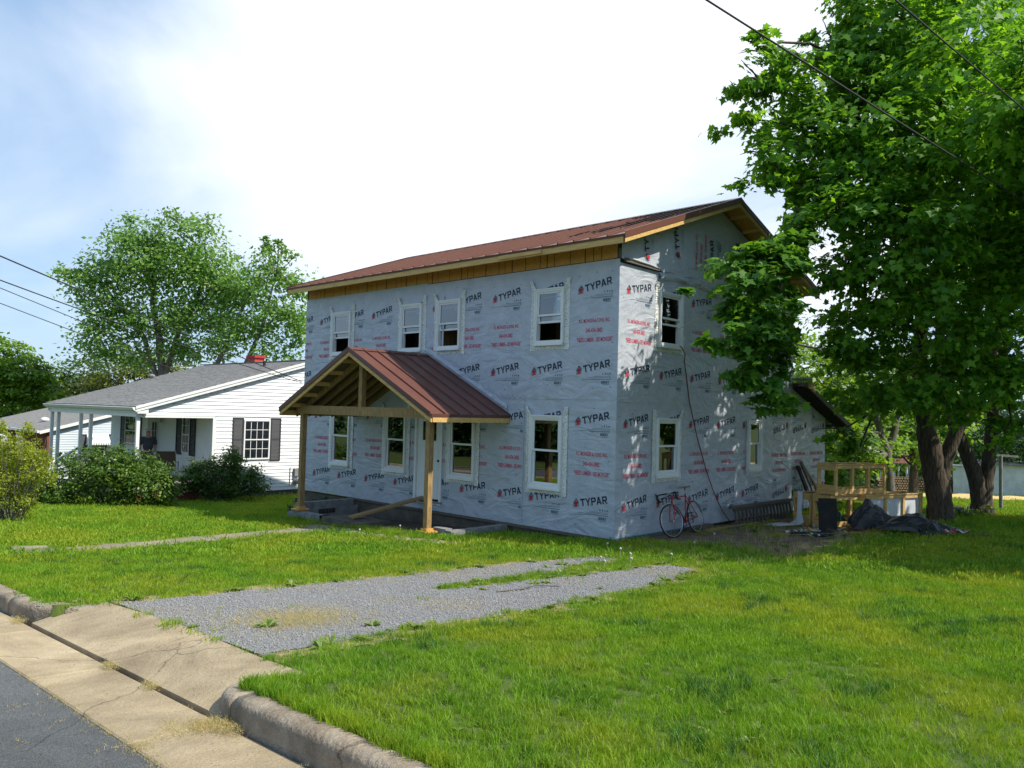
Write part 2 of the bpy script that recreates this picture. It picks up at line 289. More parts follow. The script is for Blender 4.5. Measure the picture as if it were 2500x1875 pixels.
for a, b_ in ((-4.42, -2.74), (-2.74, -.72)):
    bb = MB(); nx, ny = 8, 10; e = .006
    for sgn in (0, 1):
        for j in range(ny+1):
            y = a+e+(b_-a-2*e)*j/ny
            for i in range(nx+1):
                x = -9.945+(.64+.03*math.sin(y*2))*i/nx; bb.v.append((x, y, apz(x, y)-(0 if sgn else .15)))
    o = (nx+1)*(ny+1)
    for j in range(ny):
        for i in range(nx):
            q = (j*(nx+1)+i, j*(nx+1)+i+1, (j+1)*(nx+1)+i+1, (j+1)*(nx+1)+i); bb.f += [tuple(o+k for k in q), tuple(reversed(q))]
    for j in range(ny): bb.f += [(j*(nx+1), (j+1)*(nx+1), o+(j+1)*(nx+1), o+j*(nx+1)), (j*(nx+1)+nx, (j+1)*(nx+1)+nx, o+(j+1)*(nx+1)+nx, o+j*(nx+1)+nx)]
    for i in range(nx): bb.f += [(i, i+1, o+i+1, o+i), (ny*(nx+1)+i, ny*(nx+1)+i+1, o+ny*(nx+1)+i+1, o+ny*(nx+1)+i)]
    bb.mi = [0]*len(bb.f); bb.build('driveway_apron', M['concrete'], kind='structure', smooth=False)
def curb(path, low=None):
    """rounded kerb swept along a path of (x, y); the road lies on its left-hand side"""
    b = MB(); n = len(path); prof = [(.0, -.26), (.0, -.055), (.006, -.03), (.02, -.012), (.045, 0), (.15, .004), (.165, -.02), (.165, -.2)]; K = len(prof)
    for i, (x, y) in enumerate(path):
        p, q = path[max(0, i-1)], path[min(n-1, i+1)]; dx, dy = q[0]-p[0], q[1]-p[1]; L = math.hypot(dx, dy); nx, ny = -dy/L, dx/L
        t = low[i] if low else 0
        for o, z in prof:
            X, Y = x-nx*o*-1, y-ny*o*-1; top = g(max(x, -9.8), y)+.014; b.v.append((X, Y, top+z*(1-t*.0)-t*.075))
    for i in range(n-1):
        for k in range(K-1): b.f.append((i*K+k, i*K+k+1, (i+1)*K+k+1, (i+1)*K+k))
    b.f += [tuple(range(K)), tuple((n-1)*K+k for k in reversed(range(K)))]; b.mi = [0]*len(b.f); return b
def line(x0, y0, x1, y1, st=.12):
    n = max(2, int(math.hypot(x1-x0, y1-y0)/st)); return [(x0+(x1-x0)*i/n, y0+(y1-y0)*i/n) for i in range(n+1)]
# kerb faces the road (towards -x): path runs so that offset goes to +x
def crv(pts, n=10):
    out = []
    for i in range(n+1):
        t = i/n; a = [(1-t)**3, 3*t*(1-t)**2, 3*t*t*(1-t), t**3]; out.append((sum(a[k]*pts[k][0] for k in range(4)), sum(a[k]*pts[k][1] for k in range(4))))
    return out
rev = lambda p: list(reversed(p))
for a, b_ in ((-80, -16), (-16, -12), (-12, -9.4), (-9.4, -6.9), (-6.9, -4.56)): curb(rev(line(-9.955, a+.006, -9.955, b_-.006))).build('curb', M['curbc'], kind='structure', smooth=True)
c1 = crv([(-9.955, -4.55), (-9.95, -4.26), (-9.78, -4.12), (-9.33, -4.05)]); curb(rev(c1), rev([i/10*.5 for i in range(11)])).build('curb', M['curbc'], kind='structure', smooth=True)
c2 = rev(crv([(-9.955, -.02), (-9.95, -.60), (-9.75, -.86), (-9.33, -1.02)])); c2 = rev(c2); curb(c2, [i/10*.5 for i in range(11)]).build('curb', M['curbc'], kind='structure', smooth=True)
for a, b_ in ((-.01, 2.5), (2.5, 5.5), (5.5, 9), (9, 90)): curb(rev(line(-9.955, a+.006, -9.955, b_-.006))).build('curb', M['curbc'], kind='structure', smooth=True)
# driveway mask
def drive(x, y):
    """> 0 inside the gravel"""
    n = .10*NZ(x*2.2, y*2.2)+.05*NZ(x*7, y*7+3); lo = -3.72+.10*max(0, x+6)**1.1*.8+(.25*max(0, x+3.6)); hi = -.98-.02*(x+9)
    if x < -9.30: return -1
    d = min(y-lo, hi-y, -2.05-x)+n
    if x > -6.3:
        h = min(.42, .09*(x+6.3)+.04); c = -2.18+.02*(x+6); d = min(d, abs(y-c)-h+n*.8)
    return d
def ingrid(name, x0, x1, y0, y1, st, fn, dz, m):
    b = MB(); idx = {}
    nx, ny = int((x1-x0)/st), int((y1-y0)/st)
    for j in range(ny):
        for i in range(nx):
            x, y = x0+i*st, y0+j*st
            if fn(x+st/2, y+st/2):
                q = []
                for ii, jj in ((i, j), (i+1, j), (i+1, j+1), (i, j+1)):
                    if (ii, jj) not in idx: idx[(ii, jj)] = len(b.v); X, Y = x0+ii*st, y0+jj*st; b.v.append((X, Y, gz(X, Y)+dz))
                    q.append(idx[(ii, jj)])
                b.f.append(tuple(q)); b.mi.append(0)
    return b.build(name, m, kind='structure', smooth=True, recalc=False)
def gravel_extra(n, l, src, colr, p):
    z = n.new('ShaderNodeTexNoise'); z.inputs['Scale'].default_value = .9; z.inputs['Detail'].default_value = 6; l.new(src, z.inputs['Vector'])
    r = n.new('ShaderNodeMapRange'); r.inputs['From Min'].default_value = .50; r.inputs['From Max'].default_value = .66; l.new(z.outputs['Fac'], r.inputs['Value'])
    x = n.new('ShaderNodeMix'); x.data_type = 'RGBA'; l.new(colr, x.inputs[6]); x.inputs[7].default_value = (.27, .225, .14, 1); l.new(r.outputs[0], x.inputs[0])
    mu = n.new('ShaderNodeMath'); mu.operation = 'MULTIPLY'; mu.inputs[1].default_value = .8; l.new(r.outputs[0], mu.inputs[0]); l.new(mu.outputs[0], x.inputs[0]); return x.outputs[2]
M['gravel'] = mat('gravel', (.155, .158, .162), (.30, .298, .295), scale=95, rough=.95, bump=.9, bscale=110, detail=5, extra=gravel_extra)
ingrid('driveway', -9.36, -1.6, -4.4, -.4, .07, lambda x, y: drive(x, y) > -.02, .010, M['gravel'])
M['dry'] = mat('dry_soil', (.33, .25, .12), (.20, .17, .08), scale=7, rough=1, bump=.6, bscale=50, detail=10)
ingrid('driveway_verge', -9.30, -.2, -4.8, -.2, .08, lambda x, y: (-.28 < drive(x, y) <= .05) or (x > -3.4 and -3.6 < y < -1.2 and x < -.9+.5*NZ(x, y)), .005, M['dry'])
def dirt(x, y): return min(x-.7+.5*NZ(x*2, y*2), 6.6-x, y+3.25-.10*(x-2)+.3*NZ(x*1.7, y*1.7+5), -.02-y)
M['dirtm'] = mat('bare_dirt', (.13, .085, .05), (.19, .145, .095), scale=4, rough=1, bump=.9, bscale=22, detail=12)
ingrid('dirt_yard', .2, 7.2, -3.9, .04, .1, lambda x, y: dirt(x, y) > 0, .006, M['dirtm'])
ingrid('porch_pit', -1.75, 0, 2.95, 8.12, .12, lambda x, y: True, .02, M['soil'])
def path1(x, y):
    if x < -8.25 or x > -2.35: return -1
    c = 5.55+(x+2.4)*.285; return .50-.02*(-x-2)-abs(y-c)+.04*NZ(x*4, y*4) if x < -3.05 else min(6.4-y, y-4.75)+.03*NZ(x*4, y*4)
def path2(x, y): return min(x+3.02, -2.42-x, y-1.2, 4.75-y)+.04*NZ(x*5, y*5)
def path3(x, y): return .30-max(abs(x+8.55), abs(y-4.35)*.7)
def path(x, y): return max(path1(x, y), path2(x, y))
ingrid('walkway', -8.9, -2.2, 1.1, 6.6, .06, lambda x, y: path(x, y) > 0, .016, M['walkc'])
bb = MB(); 
for (x, y) in ((-8.86, 3.95), (-8.40, 3.78), (-8.28, 4.60), (-8.72, 4.82)): bb.v.append((x, y, g(x, y)+.035))
bb = MB().prism([(-8.86, 3.95, g(-8.8, 4)-.1), (-8.40, 3.78, g(-8.4, 3.8)-.1), (-8.28, 4.6, g(-8.3, 4.6)-.1), (-8.72, 4.82, g(-8.7, 4.8)-.1)], (0, 0, .13)); bb.build('paving_slab', M['walkc'], kind='structure')
# ---------------------------------------------------------------- grass
def tuft(name, nb, h, spread, wdt, seg, m, lean=.5, seed=0, hv=.35):
    rg = random.Random(seed); b = MB()
    for _ in range(nb):
        a, r = rg.random()*6.283, spread*math.sqrt(rg.random()); x, y = r*math.cos(a), r*math.sin(a); hh = h*(1-hv+2*hv*rg.random()); d = rg.random()*6.283; ln = lean*hh*rg.random(); t = rg.random()*3.1416
        wx, wy = math.cos(t)*wdt/2, math.sin(t)*wdt/2; base = len(b.v)
        for s in range(seg+1):
            f = s/seg; k = (1-f)**.6 if s < seg else 0; cx, cy, cz = x+math.cos(d)*ln*f*f, y+math.sin(d)*ln*f*f, hh*(f-.12*f*f)-.004
            if s < seg: b.v += [(cx-wx*k, cy-wy*k, cz), (cx+wx*k, cy+wy*k, cz)]
            else: b.v.append((cx, cy, cz))
        for s in range(seg-1): b.f.append((base+2*s, base+2*s+1, base+2*s+3, base+2*s+2))
        b.f.append((base+2*seg-2, base+2*seg-1, base+2*seg))
    b.mi = [0]*len(b.f); me = bpy.data.meshes.new(name); me.from_pydata(b.v, [], b.f); me.materials.append(m); return me
def weed(name, seed, m):
    rg = random.Random(seed); b = MB()
    for k in range(16):
        a = rg.random()*6.28; L = .05+.07*rg.random(); w = .012+.012*rg.random(); up = .3+.6*rg.random(); px, py = -math.sin(a), math.cos(a); c, s = math.cos(a), math.sin(a)
        b.add([(0, 0, .004), (c*L*.45+px*w, s*L*.45+py*w, L*.45*up+.01), (c*L, s*L, L*up*.6), (c*L*.45-px*w, s*L*.45-py*w, L*.45*up+.01)], [(0, 1, 2, 3)])
    me = bpy.data.meshes.new(name); me.from_pydata(b.v, [], b.f); me.materials.append(m); return me
def grass_extra(n, l, src, colr, p):
    z = n.new('ShaderNodeTexNoise'); z.inputs['Scale'].default_value = .55; z.inputs['Detail'].default_value = 5; z.inputs['Roughness'].default_value = .65; l.new(src, z.inputs['Vector'])
    r = n.new('ShaderNodeMapRange'); r.inputs['From Min'].default_value = .44; r.inputs['From Max'].default_value = .60; l.new(z.outputs['Fac'], r.inputs['Value'])
    x = n.new('ShaderNodeMix'); x.data_type = 'RGBA'; l.new(colr, x.inputs[6]); x.inputs[7].default_value = (.29, .345, .026, 1)
    mu = n.new('ShaderNodeMath'); mu.operation = 'MULTIPLY'; mu.inputs[1].default_value = .75; l.new(r.outputs[0], mu.inputs[0]); l.new(mu.outputs[0], x.inputs[0]); return x.outputs[2]
M['grass'] = mat('grass_blade', (.050, .170, .010), (.155, .310, .014), scale=2.6, rough=.5, spec=.25, isl=(.22, .36, .03), trans=.32, fmin=.40, fmax=.60, extra=grass_extra)
M['drygrass'] = mat('dry_grass_blade', (.42, .33, .12), (.30, .30, .08), scale=5, rough=.7, isl=(.5, .42, .2), trans=.25)
M['weed'] = mat('weed_leaf', (.09, .17, .02), (.15, .22, .03), scale=5, rough=.5, isl=(.2, .27, .05), trans=.25)
hid = bpy.data.collections.new('tufts'); TUFTS = []
def reg(me): o = bpy.data.objects.new(me.name, me); TUFTS.append(o); hid.objects.link(o)
for k in range(4): reg(tuft('t%02d' % len(TUFTS), 20, .050, .045, .0042, 3, M['grass'], .8, k))                 # 0-3 near
for k in range(3): reg(tuft('t%02d' % len(TUFTS), 34, .052, .10, .0075, 2, M['grass'], .8, 10+k))               # 4-6 middle
for k in range(3): reg(tuft('t%02d' % len(TUFTS), 60, .058, .26, .016, 2, M['grass'], .9, 20+k))                # 7-9 far
for k in range(2): reg(tuft('t%02d' % len(TUFTS), 16, .03, .07, .004, 2, M['drygrass'], 1.6, 30+k, .5))         # 10-11 dry
for k in range(2): reg(weed('t%02d' % len(TUFTS), 40+k, M['weed']))                                               # 12-13 weeds
reg(tuft('t%02d' % len(TUFTS), 26, .10, .05, .006, 3, M['grass'], .7, 50))                                       # 14 tall
reg(tuft('t%02d' % len(TUFTS), 7, .16, .06, .004, 3, M['drygrass'], .5, 51))                                     # 15 seed stalks
pb = bmesh.new(); bmesh.ops.create_icosphere(pb, subdivisions=1, radius=.5)
for v in pb.verts: v.co = Vector((v.co.x*1.2, v.co.y*.9, v.co.z*.65))*(1+.25*random.random())
pm = bpy.data.meshes.new('pebble'); pb.to_mesh(pm); pb.free(); M['pebble'] = mat('pebble', (.16, .162, .165), (.32, .318, .315), scale=60, rough=.9); pm.materials.append(M['pebble']); pm.name = 't%02d' % len(TUFTS); reg(pm)  # 16
M['darkgrass'] = mat('dark_grass_blade', (.03, .11, .014), (.05, .15, .02), scale=6, rough=.5, trans=.25); reg(tuft('t%02d' % len(TUFTS), 26, .11, .06, .006, 3, M['darkgrass'], .8, 52))  # 17
def scatter(name, pts, idx, scl, seed=0, tilt=.15):
    n = len(pts); me = bpy.data.meshes.new(name); me.vertices.add(n); me.vertices.foreach_set('co', np.asarray(pts, np.float32).ravel()); rg = np.random.RandomState(seed)
    rot = np.stack([rg.randn(n)*tilt, rg.randn(n)*tilt, rg.rand(n)*6.283], 1).astype(np.float32)
    a = me.attributes.new('rot', 'FLOAT_VECTOR', 'POINT'); a.data.foreach_set('vector', rot.ravel())
    a = me.attributes.new('scl', 'FLOAT', 'POINT'); a.data.foreach_set('value', np.asarray(scl, np.float32))
    a = me.attributes.new('idx', 'INT', 'POINT'); a.data.foreach_set('value', np.asarray(idx, np.int32))
    o = bpy.data.objects.new(name, me); col.objects.link(o); o['kind'] = 'stuff'
    md = o.modifiers.new('scatter', 'NODES'); ng = bpy.data.node_groups.get('scatter')
    if not ng:
        ng = bpy.data.node_groups.new('scatter', 'GeometryNodeTree'); ng.interface.new_socket('Geometry', in_out='INPUT', socket_type='NodeSocketGeometry'); ng.interface.new_socket('Geometry', in_out='OUTPUT', socket_type='NodeSocketGeometry')
        n_ = ng.nodes; gi = n_.new('NodeGroupInput'); go = n_.new('NodeGroupOutput'); io = n_.new('GeometryNodeInstanceOnPoints'); ci = n_.new('GeometryNodeCollectionInfo'); ci.inputs['Collection'].default_value = hid; ci.inputs['Separate Children'].default_value = True; ci.inputs['Reset Children'].default_value = True
        def na(nm, ty):
            q = n_.new('GeometryNodeInputNamedAttribute'); q.data_type = ty; q.inputs['Name'].default_value = nm; return q.outputs['Attribute']
        e2 = n_.new('FunctionNodeEulerToRotation'); l_ = ng.links; l_.new(na('rot', 'FLOAT_VECTOR'), e2.inputs[0]); l_.new(gi.outputs[0], io.inputs['Points']); l_.new(ci.outputs[0], io.inputs['Instance']); io.inputs['Pick Instance'].default_value = True
        l_.new(na('idx', 'INT'), io.inputs['Instance Index']); l_.new(e2.outputs[0], io.inputs['Rotation']); l_.new(na('scl', 'FLOAT'), io.inputs['Scale']); l_.new(io.outputs[0], go.inputs[0])
    md.node_group = ng; return o
FPX = 1951.0
def seen(P, mar=.18):
    d = P-np.array(CAM); z = d@np.array(F_); u = .5+(d@np.array(R2))/np.maximum(z, .1)*FPX/2500; v = .5-(d@np.array(U2))/np.maximum(z, .1)*FPX/1875
    return (z > .3) & (u > -mar) & (u < 1+mar) & (v < 1+mar*1.5) & (v > 0), z
def bare(x, y):
    if x < -9.79 or (x < -9.335 and -4.22 < y < -.82): return 0
    if -.83 < y < -.45 and x < -9.79+(-.45-y)*.3: return 0
    if -4.40 < y < -4.20 and x < -9.79+(y+4.40)*1.6: return 0
    if x > -.05 and x < 7.6 and -.03 < y < 10.95: return 0
    if 7.5 < x < 9.75 and -.03 < y < 10.9: return 0
    if x > -2.0 and 2.9 < y < 8.2 and x < 0: return 0
    if x > -2.4 and 16.8 < y < 25.6: return 0
    d = drive(x, y)
    if d > .02: return .02
    if d > -.25 and x < -1.4: return .35+(.02-d)*2
    if path(x, y) > -.02: return 0.03
    if path3(x, y) > 0: return 0
    if dirt(x, y) > 0: return .10
    return 1
def fill(n, x0, x1, y0, y1, dens, seed, types, near, far, scl):
    rg = np.random.RandomState(seed); cnt = int((x1-x0)*(y1-y0)*dens); X = x0+rg.rand(cnt)*(x1-x0); Y = y0+rg.rand(cnt)*(y1-y0); Z = np.zeros(cnt); P = np.stack([X, Y, Z], 1)
    P[:, 2] = [g(a, b) for a, b in zip(X, Y)]; ok, z = seen(P); dd = np.hypot(X-CAM.x, Y-CAM.y); ok &= (dd > near) & (dd < far); P = P[ok]; r = rg.rand(len(P)); out = []; ix = []; sc_ = []
    for p, q in zip(P, r):
        b = bare(p[0], p[1])
        if q < b:
            p[2] = gz(p[0], p[1]); out.append(p); dr = 1-min(1, b)
            t = types[rg.randint(len(types))]
            if dr > .2 and rg.rand() < dr*.75: t = 10+rg.randint(2) if rg.rand() < .75 else 12+rg.randint(2)
            s = scl*(.75+.5*rg.rand())*(1+.22*NZ(p[0]*.9, p[1]*.9)); ix.append(t); sc_.append(s)
    return out, ix, sc_
G = [[], [], []]
for a in (fill(0, -9.9, -2, -12, 2, 420, 1, [0, 1, 2, 3], 0, 7.2, 1.0), fill(0, -9.9, 8, -14, 12, 170, 2, [4, 5, 6], 6.6, 13.5, 1.0), fill(0, -9.9, 20, -16, 22, 52, 3, [7, 8, 9], 12.5, 26, 1.0), fill(0, -9, 60, -20, 40, 14, 4, [7, 8, 9], 25, 62, 1.25)):
    for k in range(3): G[k] += a[k]
rg = np.random.RandomState(9)
for k in range(2600):   # ragged longer grass overhanging the kerb and the driveway and walk edges, weeds in the median
    t = rg.rand()
    if t < .35: x, y, ti, s = -9.80+.10*rg.rand(), -4.4-8*rg.rand()**1.3, 14, .55+.45*rg.rand()
    elif t < .42: x, y, ti, s = -9.80+.08*rg.rand(), -.6+12*rg.rand(), 14, .5+.4*rg.rand()
    elif t < .62:
        x = -6.2+4.6*rg.rand(); y = -2.15+rg.randn()*.09*(x+7.0)*.55; ti, s = ((12, 5, 11, 14)[rg.randint(4)]), .5+.4*rg.rand()
        if drive(x, y) > .1 and rg.rand() < .8: continue
    elif t < .84:
        x, y = -9.2+8*rg.rand(), -4.3+4*rg.rand()
        if not -.22 < drive(x, y) < .03: continue
        ti, s = (11, 12, 10, 5)[rg.randint(4)], .5+.5*rg.rand()
    elif t < .93:
        x, y = -2.2+.7*rg.randn()*.5, 3.6+.8*rg.randn(); ti, s = 14, .7+.8*rg.rand()
        if -2 < x: continue
    else: x, y, ti, s = -1.5+6*rg.rand(), -3.6+rg.rand()*2.4, 15, .7+.6*rg.rand()
    G[0].append(np.array((x, y, gz(x, y)))); G[1].append(ti); G[2].append(s)
for k in range(150):     # darker, taller clumps left by the mower
    cx, cy = -9+17*rg.rand(), -13+16*rg.rand()
    if bare(cx, cy) < .9: continue
    for j in range(rg.randint(5, 22)):
        x, y = cx+rg.randn()*.12, cy+rg.randn()*.12; G[0].append(np.array((x, y, gz(x, y)))); G[1].append(17); G[2].append(.5+.40*rg.rand())
for k in range(600):   # clover and plantain leaves through the lawn
    x, y = -9.6+16*rg.rand(), -12+17*rg.rand()
    if bare(x, y) > .9: G[0].append(np.array((x, y, gz(x, y)+.012))); G[1].append(12+rg.randint(2)); G[2].append(.28+.25*rg.rand())
for k in range(170):
    x, y = -6+12*rg.rand(), -5.5+6*rg.rand(); G[0].append(np.array((x, y, gz(x, y)))); G[1].append(15 if rg.rand() < .5 else 14); G[2].append(.6+.3*rg.rand())
scatter('grass', G[0], G[1], G[2])
PB = []; S_ = []
for k in range(52000):
    x, y = -9.3+7.4*rg.rand(), -3.9+3.1*rg.rand(); dd = math.hypot(x-CAM.x, y-CAM.y)
    dv = drive(x, y)
    if (dv > .0 or (dv > -.3 and x > -9.3 and rg.rand() < .10)) and rg.rand() < min(1, (7/dd)**1.2): PB.append((x, y, gz(x, y)+.012)); S_.append((.006+.012*rg.rand()**2.5)*(1+dd*.04))
for k in range(260):
    x, y = -9.9+.5*rg.rand(), -4.3+3.4*rg.rand(); PB.append((x, y, apz(x, y)+.002)); S_.append(.004+.004*rg.rand())
for k in range(160):
    x, y = -10.5+.5*rg.rand(), -9+10*rg.rand(); PB.append((x, y, gut(x, y)+.002)); S_.append(.004+.006*rg.rand())
scatter('gravel_stones', PB, [16]*len(PB), S_, 5, 1.0)
# leaf litter in the gutter
L_ = []; S2 = []; I2 = []
for cx, cy, n, sp in ((-10.02, -4.62, 150, .07), (-10.1, -4.50, 110, .04), (-10.25, -4.47, 70, .07), (-10.0, -2.78, 55, .035), (-9.99, -3.5, 45, .04), (-10.02, -.55, 60, .06), (-10.5, -4.6, 40, .05), (-10.5, -3.4, 40, .3), (-10.0, -7, 60, .6)):
    for k in range(n):
        x, y = cx+rg.randn()*sp*(.5 if cx > -10.1 else 1), cy+rg.randn()*sp*1.3; x = min(x, -9.975); L_.append((x, y, road(y)+.0)); I2.append(10+rg.randint(2)); S2.append(.35+.3*rg.rand())
for k in range(260): x, y = -10.51+rg.randn()*.02, -8+8*rg.rand(); L_.append((x, y, road(y)-.004)); I2.append(10+rg.randint(2)); S2.append(.3+.35*rg.rand())
for k in range(1700):
    x, y = -8.40+rg.randn()*.30, -2.72+rg.randn()*.26; L_.append((x, y, gz(x, y)+.008)); I2.append(10+rg.randint(2)); S2.append(.45+.3*rg.rand())
scatter('dry_litter', L_, I2, S2, 6, .5)
# ================================================================ HOUSE UNDER CONSTRUCTION
HL, HD, H1 = 10.92, 7.55, 5.33
house = thing('house_under_construction', 'two storey house wrapped in printed grey sheeting with red metal roof', 'house', (0, 0, 0))
FW = [(8.70, 9.56, 3.77, 4.90), (5.775, 6.57, 3.77, 4.90), (4.41, 5.21, 3.77, 4.90), (1.33, 2.11, 3.77, 4.90), (8.60, 9.45, .83, 2.30), (6.25, 7.08, .83, 2.30), (3.83, 4.68, .83, 2.30), (1.31, 2.16, .83, 2.30)]
SW = [(1.34, 2.16, 3.78, 4.87), (1.33, 2.14, 1.14, 2.30), (5.19, 5.83, 1.15, 2.31)]
DOOR = (4.92, 5.92, .22, 2.28)
def RZ(x): return 5.66+.356*((x+.5) if x < 3.775 else (8.05-x))   # top of the roof
def wall(mbx, to3, u0, u1, v0, v1, holes, th, nrm):
    us = sorted({u0, u1, *[h[0] for h in holes], *[h[1] for h in holes]}); vs_ = sorted({v0, v1, *[h[2] for h in holes], *[h[3] for h in holes]})
    us = [u for u in us if u0 <= u <= u1]; vs_ = [v for v in vs_ if v0 <= v <= v1]
    for a, b in zip(us, us[1:]):
        for c, d in zip(vs_, vs_[1:]):
            mu, mv = (a+b)/2, (c+d)/2
            if any(h[0] < mu < h[1] and h[2] < mv < h[3] for h in holes): continue
            p = [to3(a, c), to3(b, c), to3(b, d), to3(a, d)]; mbx.prism(p, (nrm[0]*th, nrm[1]*th, 0))
fr = lambda o: (lambda u, v: (o, u, v)); sd = lambda o: (lambda u, v: (u, o, v))
fh = FW+[DOOR]
# structural wall behind the wrap
b = MB(); wall(b, fr(.012), .012, HL-.01, .02, 5.745, fh, .10, (1, 0)); b.build('wall_frame', M['interior'], house)
b = MB(); wall(b, sd(.012), .13, HD, .02, 5.60, SW, .10, (0, 1)); b.build('wall_frame', M['interior'], house)
def wrap_sheet(to3, u0, u1, v0, v1, holes, o, nrm, wav=0):
    b = MB(); wall(b, to3, u0, u1, v0, v1, holes, o, nrm); return b.build('wrap_sheet', M['wrap'], house)
wf1 = wrap_sheet(fr(0), 0, HL, .0, 2.66, fh, .010, (1, 0)); wf2 = wrap_sheet(fr(-.009), -.009, HL+.005, 2.632, H1, fh, .008, (1, 0))
ws1 = wrap_sheet(sd(0), .0101, 9.67-2.12, .0, 2.64, SW, .010, (0, 1)); ws2 = wrap_sheet(sd(-.010), -.0, HD+.005, 2.600, 5.255, SW, .008, (0, 1))
# front: dark shadow gap line where the upper sheet laps over, and the gable sheet with its loose lower edge
b = MB(); xs_ = [.02+i*(HD-.02)/60 for i in range(61)]
def low(x): return 5.33+.0*x if x < 1.28 else 5.22+.09*math.sin((x-1.3)*1.6)+.03*math.sin(x*5)
pts = []
for x in xs_: b.v += [(x, -.030-.018*math.sin(x*3.1)**2, low(x)), (x, -.024, max(low(x)+.06, RZ(x)-.20))]
b.f = [(2*i, 2*i+2, 2*i+3, 2*i+1) for i in range(60)]; b.mi = [0]*60
gab = b.build('wrap_sheet', M['wrap'], house)
b = MB(); wall(b, sd(.004), .12, HD, 5.25, 5.61, [], .02, (0, 1))
for i in range(30):
    x0, x1 = i*HD/30, (i+1)*HD/30; b.prism([(x0+.1*(i == 0), .004, 5.61), (x1, .004, 5.61), (x1, .004, max(5.62, RZ(x1)-.18)), (x0+.1*(i == 0), .004, max(5.62, RZ(x0)-.18))], (0, .05, 0))
b.build('gable_wall', M['interior'], house)
b = MB(); b.beam((.10, -.035, 5.335), (1.27, -.035, 5.30), .05, .05); b.beam((.10, -.055, 5.292), (1.27, -.05, 5.272), .045, .02); b.build('batten', M['oldwood'], house)
b = MB().tube([(.22, -.06, 5.365), (.55, -.065, 5.352), (.9, -.062, 5.34), (1.25, -.06, 5.315)], [.022, .026, .024, .02], 7); b.build('rolled_edge', M['wrap'], house, smooth=True)
# loose flaps on the gable
b = MB(); n = 14
for i in range(n+1):
    x = 1.30+2.55*i/n; z = low(x)-.01; b.v += [(x, -.02, z+.03), (x, -.075-.03*math.sin(i*1.7), z-.06-.05*abs(math.sin(i*.9))), (x, -.014, z-.15-.03*math.sin(i))]
for i in range(n): b.f += [(3*i, 3*i+3, 3*i+4, 3*i+1), (3*i+1, 3*i+4, 3*i+5, 3*i+2)]
b.mi = [0]*len(b.f); b.build('loose_wrap_flap', M['wrap'], house, smooth=True)
b = MB()
for i in range(9):
    t = i/8; b.v += [(3.95+.9*t, -.03, 4.98-.05*t), (3.98+.85*t, -.12-.06*math.sin(t*3.1), 4.80-.03*t), (4.05+.7*t, -.10-.1*math.sin(t*3.1), 4.62+.10*abs(t-.5))]
for i in range(8): b.f += [(3*i, 3*i+3, 3*i+4, 3*i+1), (3*i+1, 3*i+4, 3*i+5, 3*i+2)]
b.mi = [0]*len(b.f); b.build('loose_wrap_flap', M['wrap'], house, smooth=True)
# back and left walls, floors
b = MB(); b.box(.012, HD, HL-.12, HL-.01, .02, 5.6); b.box(HD-.12, HD, .13, HL-.13, .02, 5.6); b.prism([(.012, HL-.12, 5.6), (HD, HL-.12, 5.6), (HD, HL-.12, RZ(HD)-.1), (3.775, HL-.12, RZ(3.775)-.1), (.012, HL-.12, RZ(0)-.1)], (0, .11, 0)); b.build('wall', M['wrap'], house)
b = MB(); b.box(.13, HD-.13, .13, HL-.13, .06, .2); b.build('floor', M['oldwood'], house)
b = MB(); b.box(.13, HD-.13, .13, HL-.13, 2.5, 2.75); b.build('floor', M['interior'], house)
b = MB(); b.box(3.6, 3.72, .2, HL-.2, .2, 2.5); b.box(4.2, 4.3, .2, HL-.2, 2.75, 5.3); b.box(.2, 3.5, 5.3, 5.4, 2.75, 4.9)
for k in range(18): b.box(.9, .99, .5+k*.6, .54+k*.6, 2.76, 5.2)
b.build('stud_wall', M['pine2'], house)
# strand-board band under the eave
J = [10.86, 10.44, 10.24, 10.03, 9.63, 9.25, 9.05, 8.83, 8.45, 8.07, 7.86, 7.66, 7.25, 6.86, 6.65, 6.45, 6.05, 5.65, 5.46, 5.26, 4.85, 4.45, 4.24, 4.04, 3.65, 3.24, 3.05, 2.84, 2.45, 2.03, 1.84, 1.64, 1.22, .84, .63, .43, .04]
for k, (a, c) in enumerate(zip(J, J[1:])):
    d = .004*((k*7) % 3); MB().box(-.004-d, .008, c+.011, a-.011, 5.345, 5.735).build('strand_board_panel', M['osb'], house)
MB().box(-.002, .008, 0, HL, 5.325, 5.74).build('backing_board', M['interior'], house)
b = MB(); 
for i in range(24):
    y0 = 5.6+i*.22; z = .035+.012*math.sin(i*.9)-.0008*i; b.add([(-.016, y0, 5.34-z), (-.016, y0+.221, 5.34-z), (-.014, y0+.221, 5.352), (-.014, y0, 5.352)], [(0, 1, 2, 3)])
b.build('membrane_edge', M['teal'], house)
